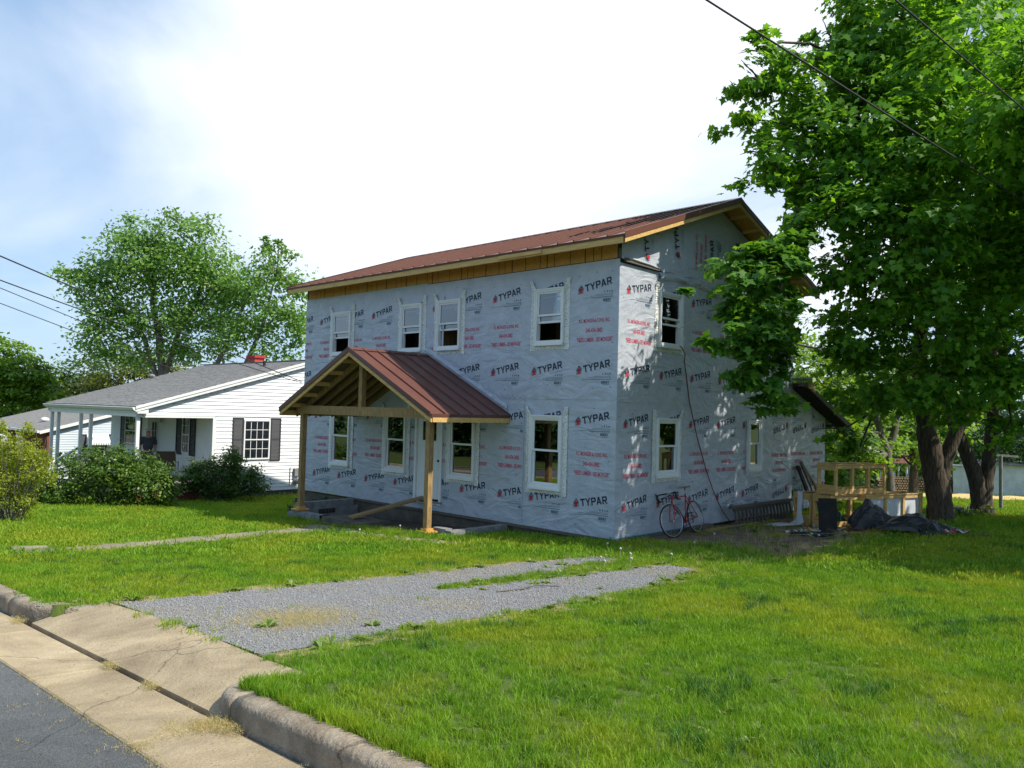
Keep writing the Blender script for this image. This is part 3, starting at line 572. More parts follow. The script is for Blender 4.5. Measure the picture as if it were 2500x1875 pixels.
# ---- roof
roof = MB()
for s in (0, 1):
    if s == 0: pr = [(-.48, RZ(-.5)-.05), (3.775, RZ(3.775)-.05), (3.775, RZ(3.775)-.09), (-.48, RZ(-.5)-.09)]
    else: pr = [(3.775, RZ(3.775)-.05), (8.03, RZ(8.05)-.05), (8.03, RZ(8.05)-.09), (3.775, RZ(3.775)-.09)]
    roof.prism([(x, -.43, z) for x, z in pr], (0, 11.6, 0))
roof = roof.build('roof', M['osb'], house)
Y0, Y1 = -.475, 11.18; NP = 29; pw = (Y1-Y0)/NP
def seam_panel(mbx, p0, p1, q0, wv, th=.028, rib=.032):
    """one standing-seam sheet: p0 eave corner, p1 ridge corner, wv width vector"""
    p0, p1, wv = Vector(p0), Vector(p1), Vector(wv); nrm = (p1-p0).cross(wv).normalized(); nrm = nrm if nrm.z > 0 else -nrm; e = wv.normalized()*.004
    mbx.prism([p0+e, p0+wv-e, p0+wv-e-nrm*.012, p0+e-nrm*.012], p1-p0)
    mbx.prism([p0+wv-e*5, p0+wv+e*2, p0+wv+e*2+nrm*rib, p0+wv-e*5+nrm*rib], p1-p0)
    q = p0-(p1-p0).normalized()*.006; mbx.prism([q+e, q+wv-e, q+wv-e-nrm*.045, q+e-nrm*.045], (p1-p0).normalized()*.006)
ridge = RZ(3.775)
for k in range(NP):
    y = Y0+k*pw; b = MB(); dz = .003*((k*5) % 4)-.004
    seam_panel(b, (-.52, y, 5.66-.007+dz*.3), (3.775, y, ridge-.007), None, (0, pw, 0)); b.build('roof_panel', M['metal'], roof)
b = MB(); b.prism([(3.775, Y0, ridge-.01), (8.07, Y0, RZ(8.07)-.01), (8.07, Y0, RZ(8.07)-.03), (3.775, Y0, ridge-.03)], (0, Y1-Y0, 0)); b.build('roof_sheet', M['metal'], roof)
b = MB(); b.prism([(3.61, Y0-.015, ridge-.025), (3.775, Y0-.015, ridge+.045), (3.94, Y0-.015, ridge-.025), (3.775, Y0-.015, ridge+.028)], (0, Y1-Y0+.03, 0)); b.build('ridge_cap', M['trimmetal'], roof)
# eave fascia, rakes
MB().box(-.50, -.46, Y0+.01, Y1-.01, 5.495, 5.625).build('fascia_board', M['pine'], roof)
MB().box(-.515, -.501, Y0+.005, Y1-.005, 5.615, 5.655).build('drip_edge', M['trimmetal'], roof)
MB().box(-.535, -.50, 1.55, 2.75, 5.525, 5.60).build('nailed_board', M['pine'], roof)
def rake(y, sgn):
    for x0, x1 in ((-.50, 3.775), (3.775, 8.05)):
        z0, z1 = RZ(x0), RZ(x1) if x1 < 8 else RZ(8.05)
        if x0 > 3: z0 = ridge
        else: z1 = ridge
        MB().prism([(x0, y, z0-.165), (x1, y, z1-.165), (x1, y, z1-.03), (x0, y, z0-.03)], (0, .038*sgn, 0)).build('rake_board', M['pine'], roof)
        MB().prism([(x0-.01, y-.012*sgn, z0-.085), (x1, y-.012*sgn, z1-.085), (x1, y-.012*sgn, z1+.035), (x0-.01, y-.012*sgn, z0+.035)], (0, .012*sgn, 0)).build('rake_trim', M['metal'] if x0 < 0 else M['trimmetal'], roof)
        MB().prism([(x0-.01, y-.010*sgn, z0+.035), (x1, y-.010*sgn, z1+.035), (x1, y+.05*sgn, z1+.036), (x0-.01, y+.05*sgn, z0+.036)], (0, 0, .004)).build('rake_trim', M['metal'], roof)
rake(Y0, 1); rake(Y1, -1)
for x in (.4, 1.0, 1.6, 2.2, 2.8, 3.4, 4.2, 4.8, 5.4, 6.0, 6.6, 7.2): MB().box(x-.02, x+.02, Y0+.04, .0, RZ(x)-.165, RZ(x)-.092).build('lookout', M['pine'], roof)
MB().box(-.02, .10, -.024, .02, 5.345, 5.53).build('corner_block', M['oldwood'], house)
# lean-to at the rear
lz = lambda x: 3.44-.352*(x-7.2)
b = MB(); b.prism([(HD, .0, .0), (9.67, .0, .0), (9.67, .0, lz(9.67)-.17), (HD, .0, lz(HD)-.17)], (0, .01, 0)); ws3 = b.build('wrap_sheet', M['wrap'], house)
b = MB(); b.box(9.57, 9.67, .0105, HL, .02, lz(9.67)-.18); b.prism([(HD, .011, .02), (9.56, .011, .02), (9.56, .011, lz(9.6)-.19), (HD, .011, lz(HD)-.19)], (0, .1, 0)); b.build('lean_to_wall', M['wrap'], house)
lt = MB(); lt.prism([(7.56, -.40, lz(7.56)-.02), (10.45, -.40, lz(10.45)-.02), (10.45, -.40, lz(10.45)-.05), (7.56, -.40, lz(7.56)-.05)], (0, 11.7, 0)); lt = lt.build('lean_to_roof', M['shingle'], house)
MB().prism([(7.0, -.42, lz(7.5)-.15), (7.50, -.42, lz(7.5)-.15), (10.45, -.42, lz(10.45)-.19), (10.45, -.42, lz(10.45)-.05), (7.50, -.42, lz(7.5)-.05), (7.5, -.42, lz(7.5)-.05)], (0, .04, 0)).build('rake_board', M['oldwood'], lt)
MB().prism([(7.56, -.38, lz(7.56)-.18), (10.4, -.38, lz(10.4)-.18), (10.4, -.38, lz(10.4)-.17), (7.56, -.38, lz(7.56)-.17)], (0, .37, 0)).build('soffit', M['darkboard'], lt)
MB().box(7.52, 7.88, -.44, -.421, lz(7.6)-.16, lz(7.6)-.02).build('beam_end', M['pine2'], lt)
MB().box(7.42, 7.80, -.43, -.05, lz(7.6)+.05, lz(7.6)+.10).build('flashing', M['block'], lt)
MB().box(10.41, 10.45, -.40, 11.2, lz(10.45)-.19, lz(10.45)-.06).build('fascia_board', M['oldwood'], lt)
# foundation
MB().box(.03, .2, .05, HL-.04, -1.0, -.05).build('foundation', M['found'], house)
MB().box(.06, 9.62, .03, .2, -1.0, -.05).build('foundation', M['found'], house)
MB().box(-.03, .05, .02, 8.6, -.055, -.004).build('sill_plate', M['oldwood'], house)
MB().box(.02, 3.6, -.028, .03, -.05, -.006).build('sill_plate', M['oldwood'], house)
MB().box(.01, 3.5, -.004, .0, .0, .018).build('blue_edge_line', M['blueline'], ws1)
# ---- windows
def frame_ring(b, to3, u0, u1, v0, v1, w, dep, nrm, mi=0):
    for (a, c, d, e) in ((u0, u1, v0, v0+w), (u0, u1, v1-w, v1), (u0, u0+w, v0+w, v1-w), (u1-w, u1, v0+w, v1-w)):
        b.prism([to3(a, d), to3(c, d), to3(c, e), to3(a, e)], (nrm[0]*dep, nrm[1]*dep, 0), mi)
def window(side, u0, u1, v0, v1, opened, foilmat=None, small=False):
    T = (lambda o: fr(o)) if side == 'f' else (lambda o: sd(o)); nr = (1, 0) if side == 'f' else (0, 1); w = MB()
    frame_ring(w, T(-.055), u0, u1, v0, v1, .062, .12, nr); frame_ring(w, T(-.070), u0-.004, u1+.004, v0-.004, v1+.004, .028, .04, nr)
    w = w.build('window', M['vinyl'], house); iu0, iu1 = u0+.062, u1-.062; vm = v0+(v1-v0)*.515
    s = MB(); frame_ring(s, T(-.032), iu0, iu1, vm-.02, v1-.062, .042, .03, nr); s.build('sash', M['vinyl'], w)
    pn = MB(); pn.prism([T(-.018)(iu0+.04, vm+.02), T(-.018)(iu1-.04, vm+.02), T(-.018)(iu1-.04, v1-.10), T(-.018)(iu0+.04, v1-.10)], (nr[0]*.004, nr[1]*.004, 0)); pn.build('pane', M['glass'], w)
    lift = .36 if opened else 0; l0, l1 = v0+.062+lift, vm+.02+(.02 if opened else 0)
    s = MB(); frame_ring(s, T(.002), iu0, iu1, l0, l1, .042, .03, nr); s.build('sash', M['vinyl'], w)
    pn = MB(); pn.prism([T(.016)(iu0+.04, l0+.04), T(.016)(iu1-.04, l0+.04), T(.016)(iu1-.04, l1-.04), T(.016)(iu0+.04, l1-.04)], (nr[0]*.004, nr[1]*.004, 0)); pn.build('pane', M['glass'], w)
    if opened:
        st = MB(); st.prism([T(-.021)(iu0+.05, v1-.20), T(-.021)(iu1-.12, v1-.20), T(-.021)(iu1-.12, v1-.165), T(-.021)(iu0+.05, v1-.165)], (nr[0]*.001, nr[1]*.001, 0))
        a_, c_ = (iu1-.16, iu1-.05) if side == 's' else (iu0+.05, iu0+.15)
        st.prism([T(-.0215)(a_, v1-.27), T(-.0215)(c_, v1-.27), T(-.0215)(c_, v1-.12), T(-.0215)(a_, v1-.12)], (nr[0]*.001, nr[1]*.001, 0)); st.build('sticker', M['film'], w)
    sl_ = MB(); sl_.prism([T(-.078)(u0+.005, v0-.045), T(-.078)(u1-.005, v0-.045), T(-.078)(u1-.005, v0-.002), T(-.078)(u0+.005, v0-.002)], (nr[0]*.06, nr[1]*.06, 0)); sl_.build('window_sill', M['vinyl'], w)
    # crinkled foil tape round the window, its ends folded outward above the head
    rgw = random.Random(int(u0*100+v0*10)); tw = .135 if not small else .07
    def strip_(pts):
        b = MB(); n = len(pts)
        for i, (ua, ub, v, dp) in enumerate(pts): b.v += [T(-.012-dp)(ua, v), T(-.016-dp-.012*rgw.random())((ua+ub)/2, v), T(-.012-dp*.6)(ub, v)]
        for i in range(n-1): b.f += [(3*i, 3*i+1, 3*i+4, 3*i+3), (3*i+1, 3*i+2, 3*i+5, 3*i+4)]
        b.mi = [0]*len(b.f); return b.build('flashing_tape', foilmat or M['foil'], w, smooth=False)
    for sg in (-1, 1):
        e = u0 if sg < 0 else u1; P_ = []; n = 22
        for i in range(n+1):
            v = v0-.14+(v1-v0+.14)*i/n; j = .010*(rgw.random()-.5); P_.append((e, e+sg*(tw+j), v, .010*rgw.random()))
        if not small:
            P_.append((e+sg*.01, e+sg*(tw+.01), v1+.05, .02)); P_.append((e+sg*.05, e+sg*(tw+.005), v1+.11, .035)); P_.append((e+sg*.075, e+sg*(tw+.03), v1+.18, .045))
        strip_(P_)
    b = MB(); n = 14
    for i in range(n+1):
        u = u0+(u1-u0)*i/n; b.v += [T(-.014)(u, v0-.04), T(-.022-.01*rgw.random())(u, v0-.08), T(-.013)(u, v0-.115-.02*rgw.random())]
    for i in range(n): b.f += [(3*i, 3*i+3, 3*i+4, 3*i+1), (3*i+1, 3*i+4, 3*i+5, 3*i+2)]
    b.mi = [0]*len(b.f); b.build('flashing_tape', foilmat or M['foil'], w)
    return w
for k, (a, b_, c, d) in enumerate(FW): window('f', a, b_, c, d, k < 4)
for k, (a, b_, c, d) in enumerate(SW): window('s', a, b_, c, d, k == 0, small=(k == 2))
# ---- front door
dr = MB(); 
for (a, c, d, e) in ((DOOR[0], DOOR[0]+.07, .22, 2.28), (DOOR[1]-.07, DOOR[1], .22, 2.28), (DOOR[0]+.07, DOOR[1]-.07, 2.21, 2.28)): dr.box(-.03, .10, a, c, d, e)
dr = dr.build('door_frame', M['vinyl'], house)
b = MB(); wall(b, fr(.02), DOOR[0]+.075, DOOR[1]-.075, .26, 2.2, [(5.17, 5.67, 1.62, 2.07)], .04, (1, 0)); 
for (a, c, d, e) in ((5.08, 5.76, .36, .80), (5.08, 5.38, .90, 1.50), (5.46, 5.76, .90, 1.50)): frame_ring(b, fr(.014), a, c, d, e, .02, .008, (1, 0))
frame_ring(b, fr(.010), 5.15, 5.69, 1.60, 2.09, .022, .012, (1, 0)); b.box(.012, .03, 5.33, 5.345, 1.62, 2.07); b.box(.012, .03, 5.495, 5.51, 1.62, 2.07); b.build('door_leaf', M['vinyl'], dr)
MB().box(.035, .04, 5.17, 5.67, 1.62, 2.07).build('pane', M['glass2'], dr)
b = MB().tube([(-.03, 5.05, 1.16), (-.005, 5.05, 1.16), (.02, 5.05, 1.16)], [.028, .02, .012], 10); b.build('door_knob', M['brass'], dr, smooth=True)
MB().box(-.05, .10, DOOR[0]-.02, DOOR[1]+.02, .17, .218).build('threshold', M['block'], dr)
b = MB()
rg2 = random.Random(4)
for i in range(16): y = 4.90+i*.07; b.beam((-.02-.02*rg2.random(), y, .15+.03*rg2.random()), (-.03, y+.07, .14+.03*rg2.random()), .03, .03)
b.build('foil_edge', M['foil'], dr)
# ================================================================ PRINTS ON THE WRAP
def text(body, w_, h_, off=.0, shear=0):
    cu = bpy.data.curves.new('print', 'FONT'); cu.body = body; cu.offset = off; cu.shear = shear; cu.resolution_u = 2; ob = bpy.data.objects.new('print', cu); col.objects.link(ob)
    dg = bpy.context.evaluated_depsgraph_get(); me = bpy.data.meshes.new_from_object(ob.evaluated_get(dg)); V = np.array([v.co[:] for v in me.vertices]); F = [tuple(p.vertices) for p in me.polygons]
    bpy.data.objects.remove(ob); bpy.data.curves.remove(cu); bpy.data.meshes.remove(me)
    mn, mxx = V.min(0), V.max(0); V[:, 0] = (V[:, 0]-mn[0])/(mxx[0]-mn[0])*w_; V[:, 1] = (V[:, 1]-mn[1])/(mxx[1]-mn[1])*h_; V[:, 2] = 0; return V, F
def addp(b, VF, x, y, rot=0, mi=0, z=0):
    V, F = VF; c, s = math.cos(rot), math.sin(rot); b.add([(x+v[0]*c-v[1]*s, y+v[0]*s+v[1]*c, z) for v in V], F, mi)
def block_word():
    """the heavy grotesque capitals T Y P A R drawn as polygons, width .665, height .145"""
    V, F = [], []
    def q(ps, ox): b0 = len(V); V.extend([((ox+x)/5.55*.665, y*.145, 0) for x, y in ps]); F.append(tuple(range(b0, b0+len(ps))))
    q([(0, .78), (1.0, .78), (1.0, 1), (0, 1)], 0); q([(.37, 0), (.63, 0), (.63, .78), (.37, .78)], 0)
    q([(0, 1), (.30, 1), (.66, .40), (.40, .40)], 1.05); q([(.80, 1), (1.10, 1), (.66, .40), (.46, .50)], 1.05); q([(.40, 0), (.66, 0), (.66, .40), (.40, .40)], 1.05)
    for ox in (2.25, 4.50):
        q([(0, 0), (.26, 0), (.26, 1), (0, 1)], ox); q([(.26, .80), (.68, .80), (.86, 1.0), (.26, 1)], ox); q([(.68, .80), (.72, .56), (.98, .66), (.98, .86), (.86, 1.0)], ox); q([(.26, .36), (.80, .36), (.98, .50), (.98, .66), (.72, .56), (.26, .56)], ox)
    q([(.44, .36), (.72, .36), (1.02, 0), (.74, 0)], 4.50)
    q([(0, 0), (.27, 0), (.66, 1), (.38, 1)], 3.30); q([(.77, 0), (1.05, 0), (.66, 1), (.52, .66)], 3.30); q([(.34, .20), (.70, .20), (.63, .38), (.41, .38)], 3.30)
    return np.array(V), F
T1_ = block_word(); T2_ = text('R.S. MONGER & SONS, INC.', .765, .092, .022); T3_ = text('540-434-3882', .41, .090, .022); T4_ = text('"NEED LUMBER - SEE MONGER"', .875, .090, .024); T5_ = text('BERRY', .20, .055, .05)
def poly(b, pts, mi): b.add([(x, y, 0) for x, y in pts], [tuple(range(len(pts)))], mi)
def logo():
    b = MB(); rt = R(10.3)
    addp(b, T1_, .185, .018, rt, 0)
    # house emblem: two nested roof outlines round a red house
    def ring(o, i, mi):
        n = len(o); 
        for k in range(n): poly(b, [o[k], o[(k+1) % n], i[(k+1) % n], i[k]], mi)
    cx = .065
    sh = lambda s: [(cx-.066*s, -.02+.02*(1-s)), (cx+.058*s, .002+.01*(1-s)), (cx+.066*s, .105*s+.0), (cx+.004, .155*s+.012), (cx-.064*s, .085*s)]
    ring(sh(1), sh(.86), 0); o2 = [(x, y+.002) for x, y in sh(.66)]; poly(b, o2, 1)
    a = sh(.80); ring([a[2], a[3], a[4]], [(a[2][0], a[2][1]-.012), (a[3][0], a[3][1]-.014), (a[4][0], a[4][1]-.012)], 0)
    for k, (x0, x1, y) in enumerate(((.42, .85, -.055), (.30, .85, -.078), (.12, .85, -.105), (.34, .85, -.118))): poly(b, [(x0, y), (x1, y), (x1, y+.006), (x0, y+.006)], 2)
    for k, x in enumerate((.66, .72, .78, .83)):
        s = .016; poly(b, [(x-s, -.02), (x+s*.4, -.02), (x+s, .0), (x+s*.5, .012), (x-s, .012)] if k % 2 else [(x-s, -.022), (x+s, -.022), (x+s, -.012), (x-s*.2, -.010), (x-s*.2, .012), (x-s, .012)], 2)
    addp(b, T5_, .62, -.195, 0, 2); poly(b, [(.66, -.215), (.80, -.215), (.80, -.208), (.66, -.208)], 2); return b
def lumber():
    b = MB(); addp(b, T2_, .05, .366, 0, 0); addp(b, T3_, .22, .183, 0, 0); addp(b, T4_, 0, 0, 0, 0); return b
LOGO = logo(); LUM = lumber()
def mk_mesh(b, name, mats):
    me = bpy.data.meshes.new(name); me.from_pydata(b.v, [], b.f); me.polygons.foreach_set('material_index', b.mi)
    for q in mats: me.materials.append(q)
    return me
logo_me = mk_mesh(LOGO, 'brand_print', [M['logo_b'], M['logo_r'], M['logo_s']]); lum_me = mk_mesh(LUM, 'lumber_print', [M['logo_p']])
def place(me, side, u, v, parent, off, holes, umin, umax, rot=0, vmax=99, vmin=-99):
    """u runs in reading direction; holes and limits are in wall coordinates (front: y, side: x)"""
    w_, x0 = .875, 0
    uc = (lambda t: u-t) if side == 'f' else (lambda t: u+t)
    c, s = math.cos(rot), math.sin(rot); corners = [(a*c-b_*s, a*s+b_*c) for a in (-.02, .90) for b_ in (-.23, .47)]
    U = [uc(a) for a, _ in corners]; V = [v+b_ for _, b_ in corners]; mnU, mxU, mnV, mxV = min(U), max(U), min(V), max(V)
    cuts = []
    for h in holes:
        if h[0] < mxU and h[1] > mnU and h[2] < mxV and h[3] > mnV: cuts.append(h)
    if mxU < umin or mnU > umax or mnV > vmax or mxV < vmin: return
    if cuts or mnU < umin or mxU > umax or mxV > vmax or mnV < vmin:
        bm = bmesh.new(); bm.from_mesh(me); loc = lambda U_: (u-U_) if side == 'f' else (U_-u)
        bm.transform(Matrix.Rotation(rot, 4, 'Z'))
        def clipx(xx, keep_less):
            bmesh.ops.bisect_plane(bm, geom=bm.verts[:]+bm.edges[:]+bm.faces[:], plane_co=(xx, 0, 0), plane_no=(1, 0, 0), clear_outer=keep_less == 1, clear_inner=keep_less == -1)
        def clipy(yy, k):
            bmesh.ops.bisect_plane(bm, geom=bm.verts[:]+bm.edges[:]+bm.faces[:], plane_co=(0, yy, 0), plane_no=(0, 1, 0), clear_outer=k == 1, clear_inner=k == -1)
        a, c_ = sorted((loc(umin), loc(umax))); clipx(a, -1); clipx(c_, 1); clipy(vmax-v, 1); clipy(vmin-v, -1)
        for h in cuts:
            a, c_ = sorted((loc(h[0]), loc(h[1]))); clipx(a, 0); clipx(c_, 0); clipy(h[2]-v, 0); clipy(h[3]-v, 0)
            dl = [f for f in bm.faces if a < f.calc_center_median().x < c_ and h[2]-v < f.calc_center_median().y < h[3]-v]; bmesh.ops.delete(bm, geom=dl, context='FACES')
        if not bm.faces: bm.free(); return
        m2 = bpy.data.meshes.new(me.name); bm.to_mesh(m2); bm.free()
        for q in me.materials: m2.materials.append(q)
        me = m2; rot = 0
    L = (off, u, v) if side == 'f' else (u, off, v); o = link('brand_print' if 'brand' in me.name else 'lumber_print', me, parent, L)
    if 'lumber' in me.name: o['kind'] = 'stuff'
    o.rotation_euler = (Matrix.Rotation(R(-90), 3, 'Z') @ Matrix.Rotation(R(90), 3, 'X') @ Matrix.Rotation(rot, 3, 'Z')).to_euler() if side == 'f' else (Matrix.Rotation(R(90), 3, 'X') @ Matrix.Rotation(rot, 3, 'Z')).to_euler()
jr = random.Random(2); jt = lambda: jr.uniform(-.006, .006)
for k in range(-1, 3):
    for v in (.53, 2.125): place(logo_me, 'f', .99+1.2*k, v+jt(), wf1, -.0025, fh, .01, 2.36, 0, 5.3)
    place(lum_me, 'f', 1.0+1.2*k, 1.15+jt(), wf1, -.0025, fh, .01, 2.36)
for k in range(8):
    u = 3.10+1.205*k; dv = -.011*(u-3.1)
    for v in (.525, 2.115): place(logo_me, 'f', u, v+dv+jt(), wf1, -.0025, fh, 2.365, HL-.01, .011, 5.3)
    place(lum_me, 'f', u+.02, 1.155+dv+jt(), wf1, -.0025, fh, 2.365, HL-.01, .011)
for k in range(-1, 5):
    for v in (3.13, 4.725): place(logo_me, 'f', .99+1.2*k, v+jt(), wf2, -.0115, fh, .01, 5.02, 0, 5.3)
    place(lum_me, 'f', 1.0+1.2*k, 3.755+jt(), wf2, -.0115, fh, .01, 5.02)
for k in range(6):
    u = 5.41+1.197*k; dv = -.010*(u-5)
    for v in (3.13, 4.67): place(logo_me, 'f', u, v+dv+jt(), wf2, -.0115, fh, 5.03, HL-.01, .010, 5.3)
    place(lum_me, 'f', u+.01, 3.74+dv+jt(), wf2, -.0115, fh, 5.03, HL-.01, .010)
for k in range(-1, 6):
    u = .235+1.178*k
    for v, P_, off in ((.515, ws1, -.0025), (2.11, ws1, -.0025), (3.09, ws2, -.0125), (4.70, ws2, -.0125)):
        if k == 5 and v < 2.7: place(logo_me, 's', 7.35, v+.14, P_, off, SW, .02, HD-.01, math.pi); continue
        place(logo_me, 's', u, v, P_, off, SW, .02, HD-.01, 0, 5.2)
    for v, P_, off in ((1.135, ws1, -.0025), (3.745, ws2, -.0125)):
        if k == 5 and v < 2.7: place(lum_me, 's', 7.30, v+.35, P_, off, SW, .02, HD-.01, math.pi); continue
        place(lum_me, 's', u, v, P_, off, SW, .02, HD-.01)
for u in (8.45, 9.60):
    for v in (.66, 2.26): place(logo_me, 's', u, v, ws3, -.0035, [], HD+.01, 9.66, math.pi, 2.5)
    place(lum_me, 's', u-.05, 1.50, ws3, -.0035, [], HD+.01, 9.66, math.pi)
for u, v, me in ((.92, 5.42, logo_me), (2.02, 5.64, logo_me), (3.50, 5.42, logo_me), (4.66, 5.55, logo_me), (3.10, 5.45, lum_me)): 
    place(me, 's', u, v, gab, -.055, [], .1, HD-.1, math.pi/2, min(RZ(u)-.26, RZ(u-.12)-.26))
# vertical lap seam with a printed line, cap nails, staples
b = MB()
for k in range(64): z = .06+k*.04; b.box(-.0045, -.0028, 2.355+.012*(k % 2), 2.367+.012*(k % 2), z, z+.026)
b.build('seam_stitching', M['logo_s'], wf1)
b = MB()
for k in range(40): y = 2.30+k*.075; z = 2.675+.012*(k % 2)+(.012*(y-2.9) if y > 2.9 else 0); b.beam((-.012, y, z), (-.012, y+.075, z+.02*(1 if k % 2 else -1)), .003, .006, (1, 0, 0))
b.build('seam_stitching', M['logo_p'], wf2)
nb = MB(); rg3 = random.Random(11)
def nail(x, y, z, s):
    r = .011
    if s == 'f': nb.add([(x, y+r*math.cos(a), z+r*math.sin(a)) for a in [i*1.0472 for i in range(6)]], [tuple(range(6))])
    else: nb.add([(x+r*math.cos(a), y, z+r*math.sin(a)) for a in [i*1.0472 for i in range(6)]], [tuple(range(6))])
def clear(u, v, hs): return not any(h[0]-.15 < u < h[1]+.15 and h[2]-.15 < v < h[3]+.2 for h in hs)
for i in range(28):
    for j in range(12):
        u, v = .12+i*.40+.05*rg3.random(), .10+j*.45+.12*rg3.random()
        if rg3.random() < .55 and u < HL-.1 and clear(u, v, fh): nail(-.014 if v > 2.62 else -.004, u, v, 'f')
for i in range(19):
    for j in range(12):
        u, v = .10+i*.40+.05*rg3.random(), .10+j*.44+.12*rg3.random()
        if rg3.random() < .5 and clear(u, v, SW): nail(u, -.015 if v > 2.58 else -.004, v, 's')
b = MB(); b.box(-.0035, -.0026, 2.358, 2.40, .02, 2.62); b.build('lap_seam', M['wrap'], wf1); b = MB(); b.box(-.0135, -.0119, 5.0, 5.05, 2.65, 5.3); b.build('lap_seam', M['wrap'], wf2)
nb.build('cap_nails', M['logo_b'], house, kind='stuff')
# ================================================================ PORCH
def pz(y): return 3.655-.487*abs(y-5.61)
pr = MB()
for a, c in ((2.81, 5.61), (5.61, 8.41)): pr.prism([(-2.19, a, pz(a)-.03), (-2.19, c, pz(c)-.03), (-2.19, c, pz(c)-.055), (-2.19, a, pz(a)-.055)], (2.18, 0, 0))
pr = pr.build('porch_roof', M['oldwood'], house)
for sg in (-1, 1):
    for k in range(6):
        x = -2.215+k*.37; ye = 5.61+sg*2.82; b = MB(); seam_panel(b, (x, ye, pz(ye)-.008), (x, 5.61, 3.655-.008), None, (.37, 0, 0)); b.build('roof_panel', M['metal'], pr)
b = MB(); b.prism([(-2.235, 5.50, 3.615), (-2.235, 5.61, 3.675), (-2.235, 5.72, 3.615), (-2.235, 5.61, 3.658)], (2.22, 0, 0)); b.build('ridge_cap', M['metal'], pr)
for sg in (-1, 1):
    ye = 5.61+sg*2.81
    for (x, m_, z0, z1, th) in ((-2.20, M['pine'], -.175, -.045, .038), (-2.225, M['trimmetal'], -.085, .025, .024)):
        MB().prism([(x, 5.61, 3.655+z0), (x, ye, pz(ye)+z0), (x, ye, pz(ye)+z1), (x, 5.61, 3.655+z1)], (th, 0, 0)).build('rake_board' if th > .03 else 'rake_trim', m_, pr)
    MB().box(-2.16, -.02, ye-.018, ye+.018, pz(ye)-.175, pz(ye)-.045).build('fascia_board', M['pine'], pr)
    MB().box(-2.20, -.01, ye+sg*.019, ye+sg*.026, pz(ye)-.075, pz(ye)-.012).build('drip_edge', M['trimmetal'], pr)
    for k in range(6):
        x = -1.72+k*.335; MB().prism([(x-.02, 5.61, 3.655-.20), (x-.02, ye, pz(ye)-.20), (x-.02, ye, pz(ye)-.06), (x-.02, 5.61, 3.655-.06)], (.04, 0, 0)).build('rafter', M['pine2'], pr)
    for k in range(5):
        y = 5.61+sg*(.35+k*.52); MB().box(-2.16, -1.72, y-.018, y+.018, pz(y)-.15, pz(y)-.058).build('lookout', M['pine'], pr)
MB().box(-1.87, -1.75, 3.02, 8.20, 2.17, 2.37).build('porch_beam', M['pine2'], pr)
MB().box(-1.868, -1.752, 5.55, 5.67, 2.37, 3.50).build('king_post', M['pine2'], pr)
MB().box(-1.75, -.02, 5.59, 5.63, 3.44, 3.58).build('ridge_board', M['pine2'], pr)
for sy in (3.08, 8.12): MB().box(-1.748, -.02, sy-.05, sy+.05, 2.17, 2.36).build('porch_beam', M['pine2'], pr)
for sg in (-1, 1):
    b = MB(); ye = 5.61+sg*2.75; n = 16   # tape flashing along the wall
    for i in range(n+1):
        y = 5.61+(ye-5.61)*i/n; b.v += [(-.016, y, pz(y)+.03), (-.03-.01*(i % 2), y, pz(y)+.10), (-.016, y, pz(y)+.17+.02*(i % 3))]
    for i in range(n): b.f += [(3*i, 3*i+3, 3*i+4, 3*i+1), (3*i+1, 3*i+4, 3*i+5, 3*i+2)]
    b.mi = [0]*len(b.f); b.build('wall_flashing', M['wrap'], pr)
for (y, z0) in ((3.27, -.07), (7.96, -.11)):
    p = MB().box(-1.87, -1.75, y-.06, y+.06, z0, 2.168).build('porch_post', M['pine2'], house)
    MB().box(-1.98, -1.66, y-.15, y+.15, z0-.035, z0-.001).build('base_board', M['gold'], p)
    MB().box(-1.90, -1.72, y-.09, y+.09, z0+.001, z0+.05).build('post_shoe', M['gold'], p)
# block enclosure under the porch
bw = MB().box(-1.94, -1.72, 7.86, 8.14, -.30-.3, -.148).build('corner_pier', M['block'], house)
wb = MB().box(-1.93, -.02, 8.13, 8.145, -.8, -.16).build('block_wall', M['block'], house)
def cblock(x, y, z, dx, dy, dz, parent): return MB().box(x+.004, x+dx-.004, y+.004, y+dy-.004, z+.004, z+dz-.004).build('concrete_block', M['block'], parent)
for c in range(2):
    for k in range(5):
        x = -1.94+k*.40-(.2 if c else 0)
        if x+.4 > -.02 or x < -2: continue
        cblock(x, 8.15, -.35+c*.20-.05, .40, .19, .20, wb)
for c in range(2):
    for k in range(8):
        y = 6.56+k*.40-(.2 if c else 0)
        if y > 7.7: continue
        cblock(-1.94, max(y, 6.56), -.56+c*.20, .19, .39, .20, wb)
for c in range(1):
    for k in range(5): cblock(-1.60+k*.0, 2.95, -.22, .19, .39, .20, wb) if k == 0 else cblock(-1.62+(k-1)*.40, 2.76, -.24, .40, .19, .20, wb)
for k in range(3): cblock(-1.94, 3.5+k*.42, -.36, .19, .40, .20, wb)
b = MB(); b.box(-1.64, -1.52, 7.72, 7.74, -.18, -.0)
for k in range(5): MB().box(-1.20+k*.10, -1.135+k*.10, 8.09, 8.15, -.30, -.19).build('vent_slot', M['interior'], wb)
MB().box(-2.10, -1.42, 5.15, 6.60, -.52, -.13).build('concrete_step', M['found'], house)
MB().box(-1.40, -1.0, 5.5, 6.9, -.52, -.20).build('concrete_step', M['found'], house)
MB().beam((-1.85, 5.85, -.09), (-.03, 5.50, .28), .24, .045).build('plank_ramp', M['pine2'], house)
MB().box(-1.7, -.03, 2.95, 8.12, -.9, -.58).build('pit_floor', M['soil'], house)
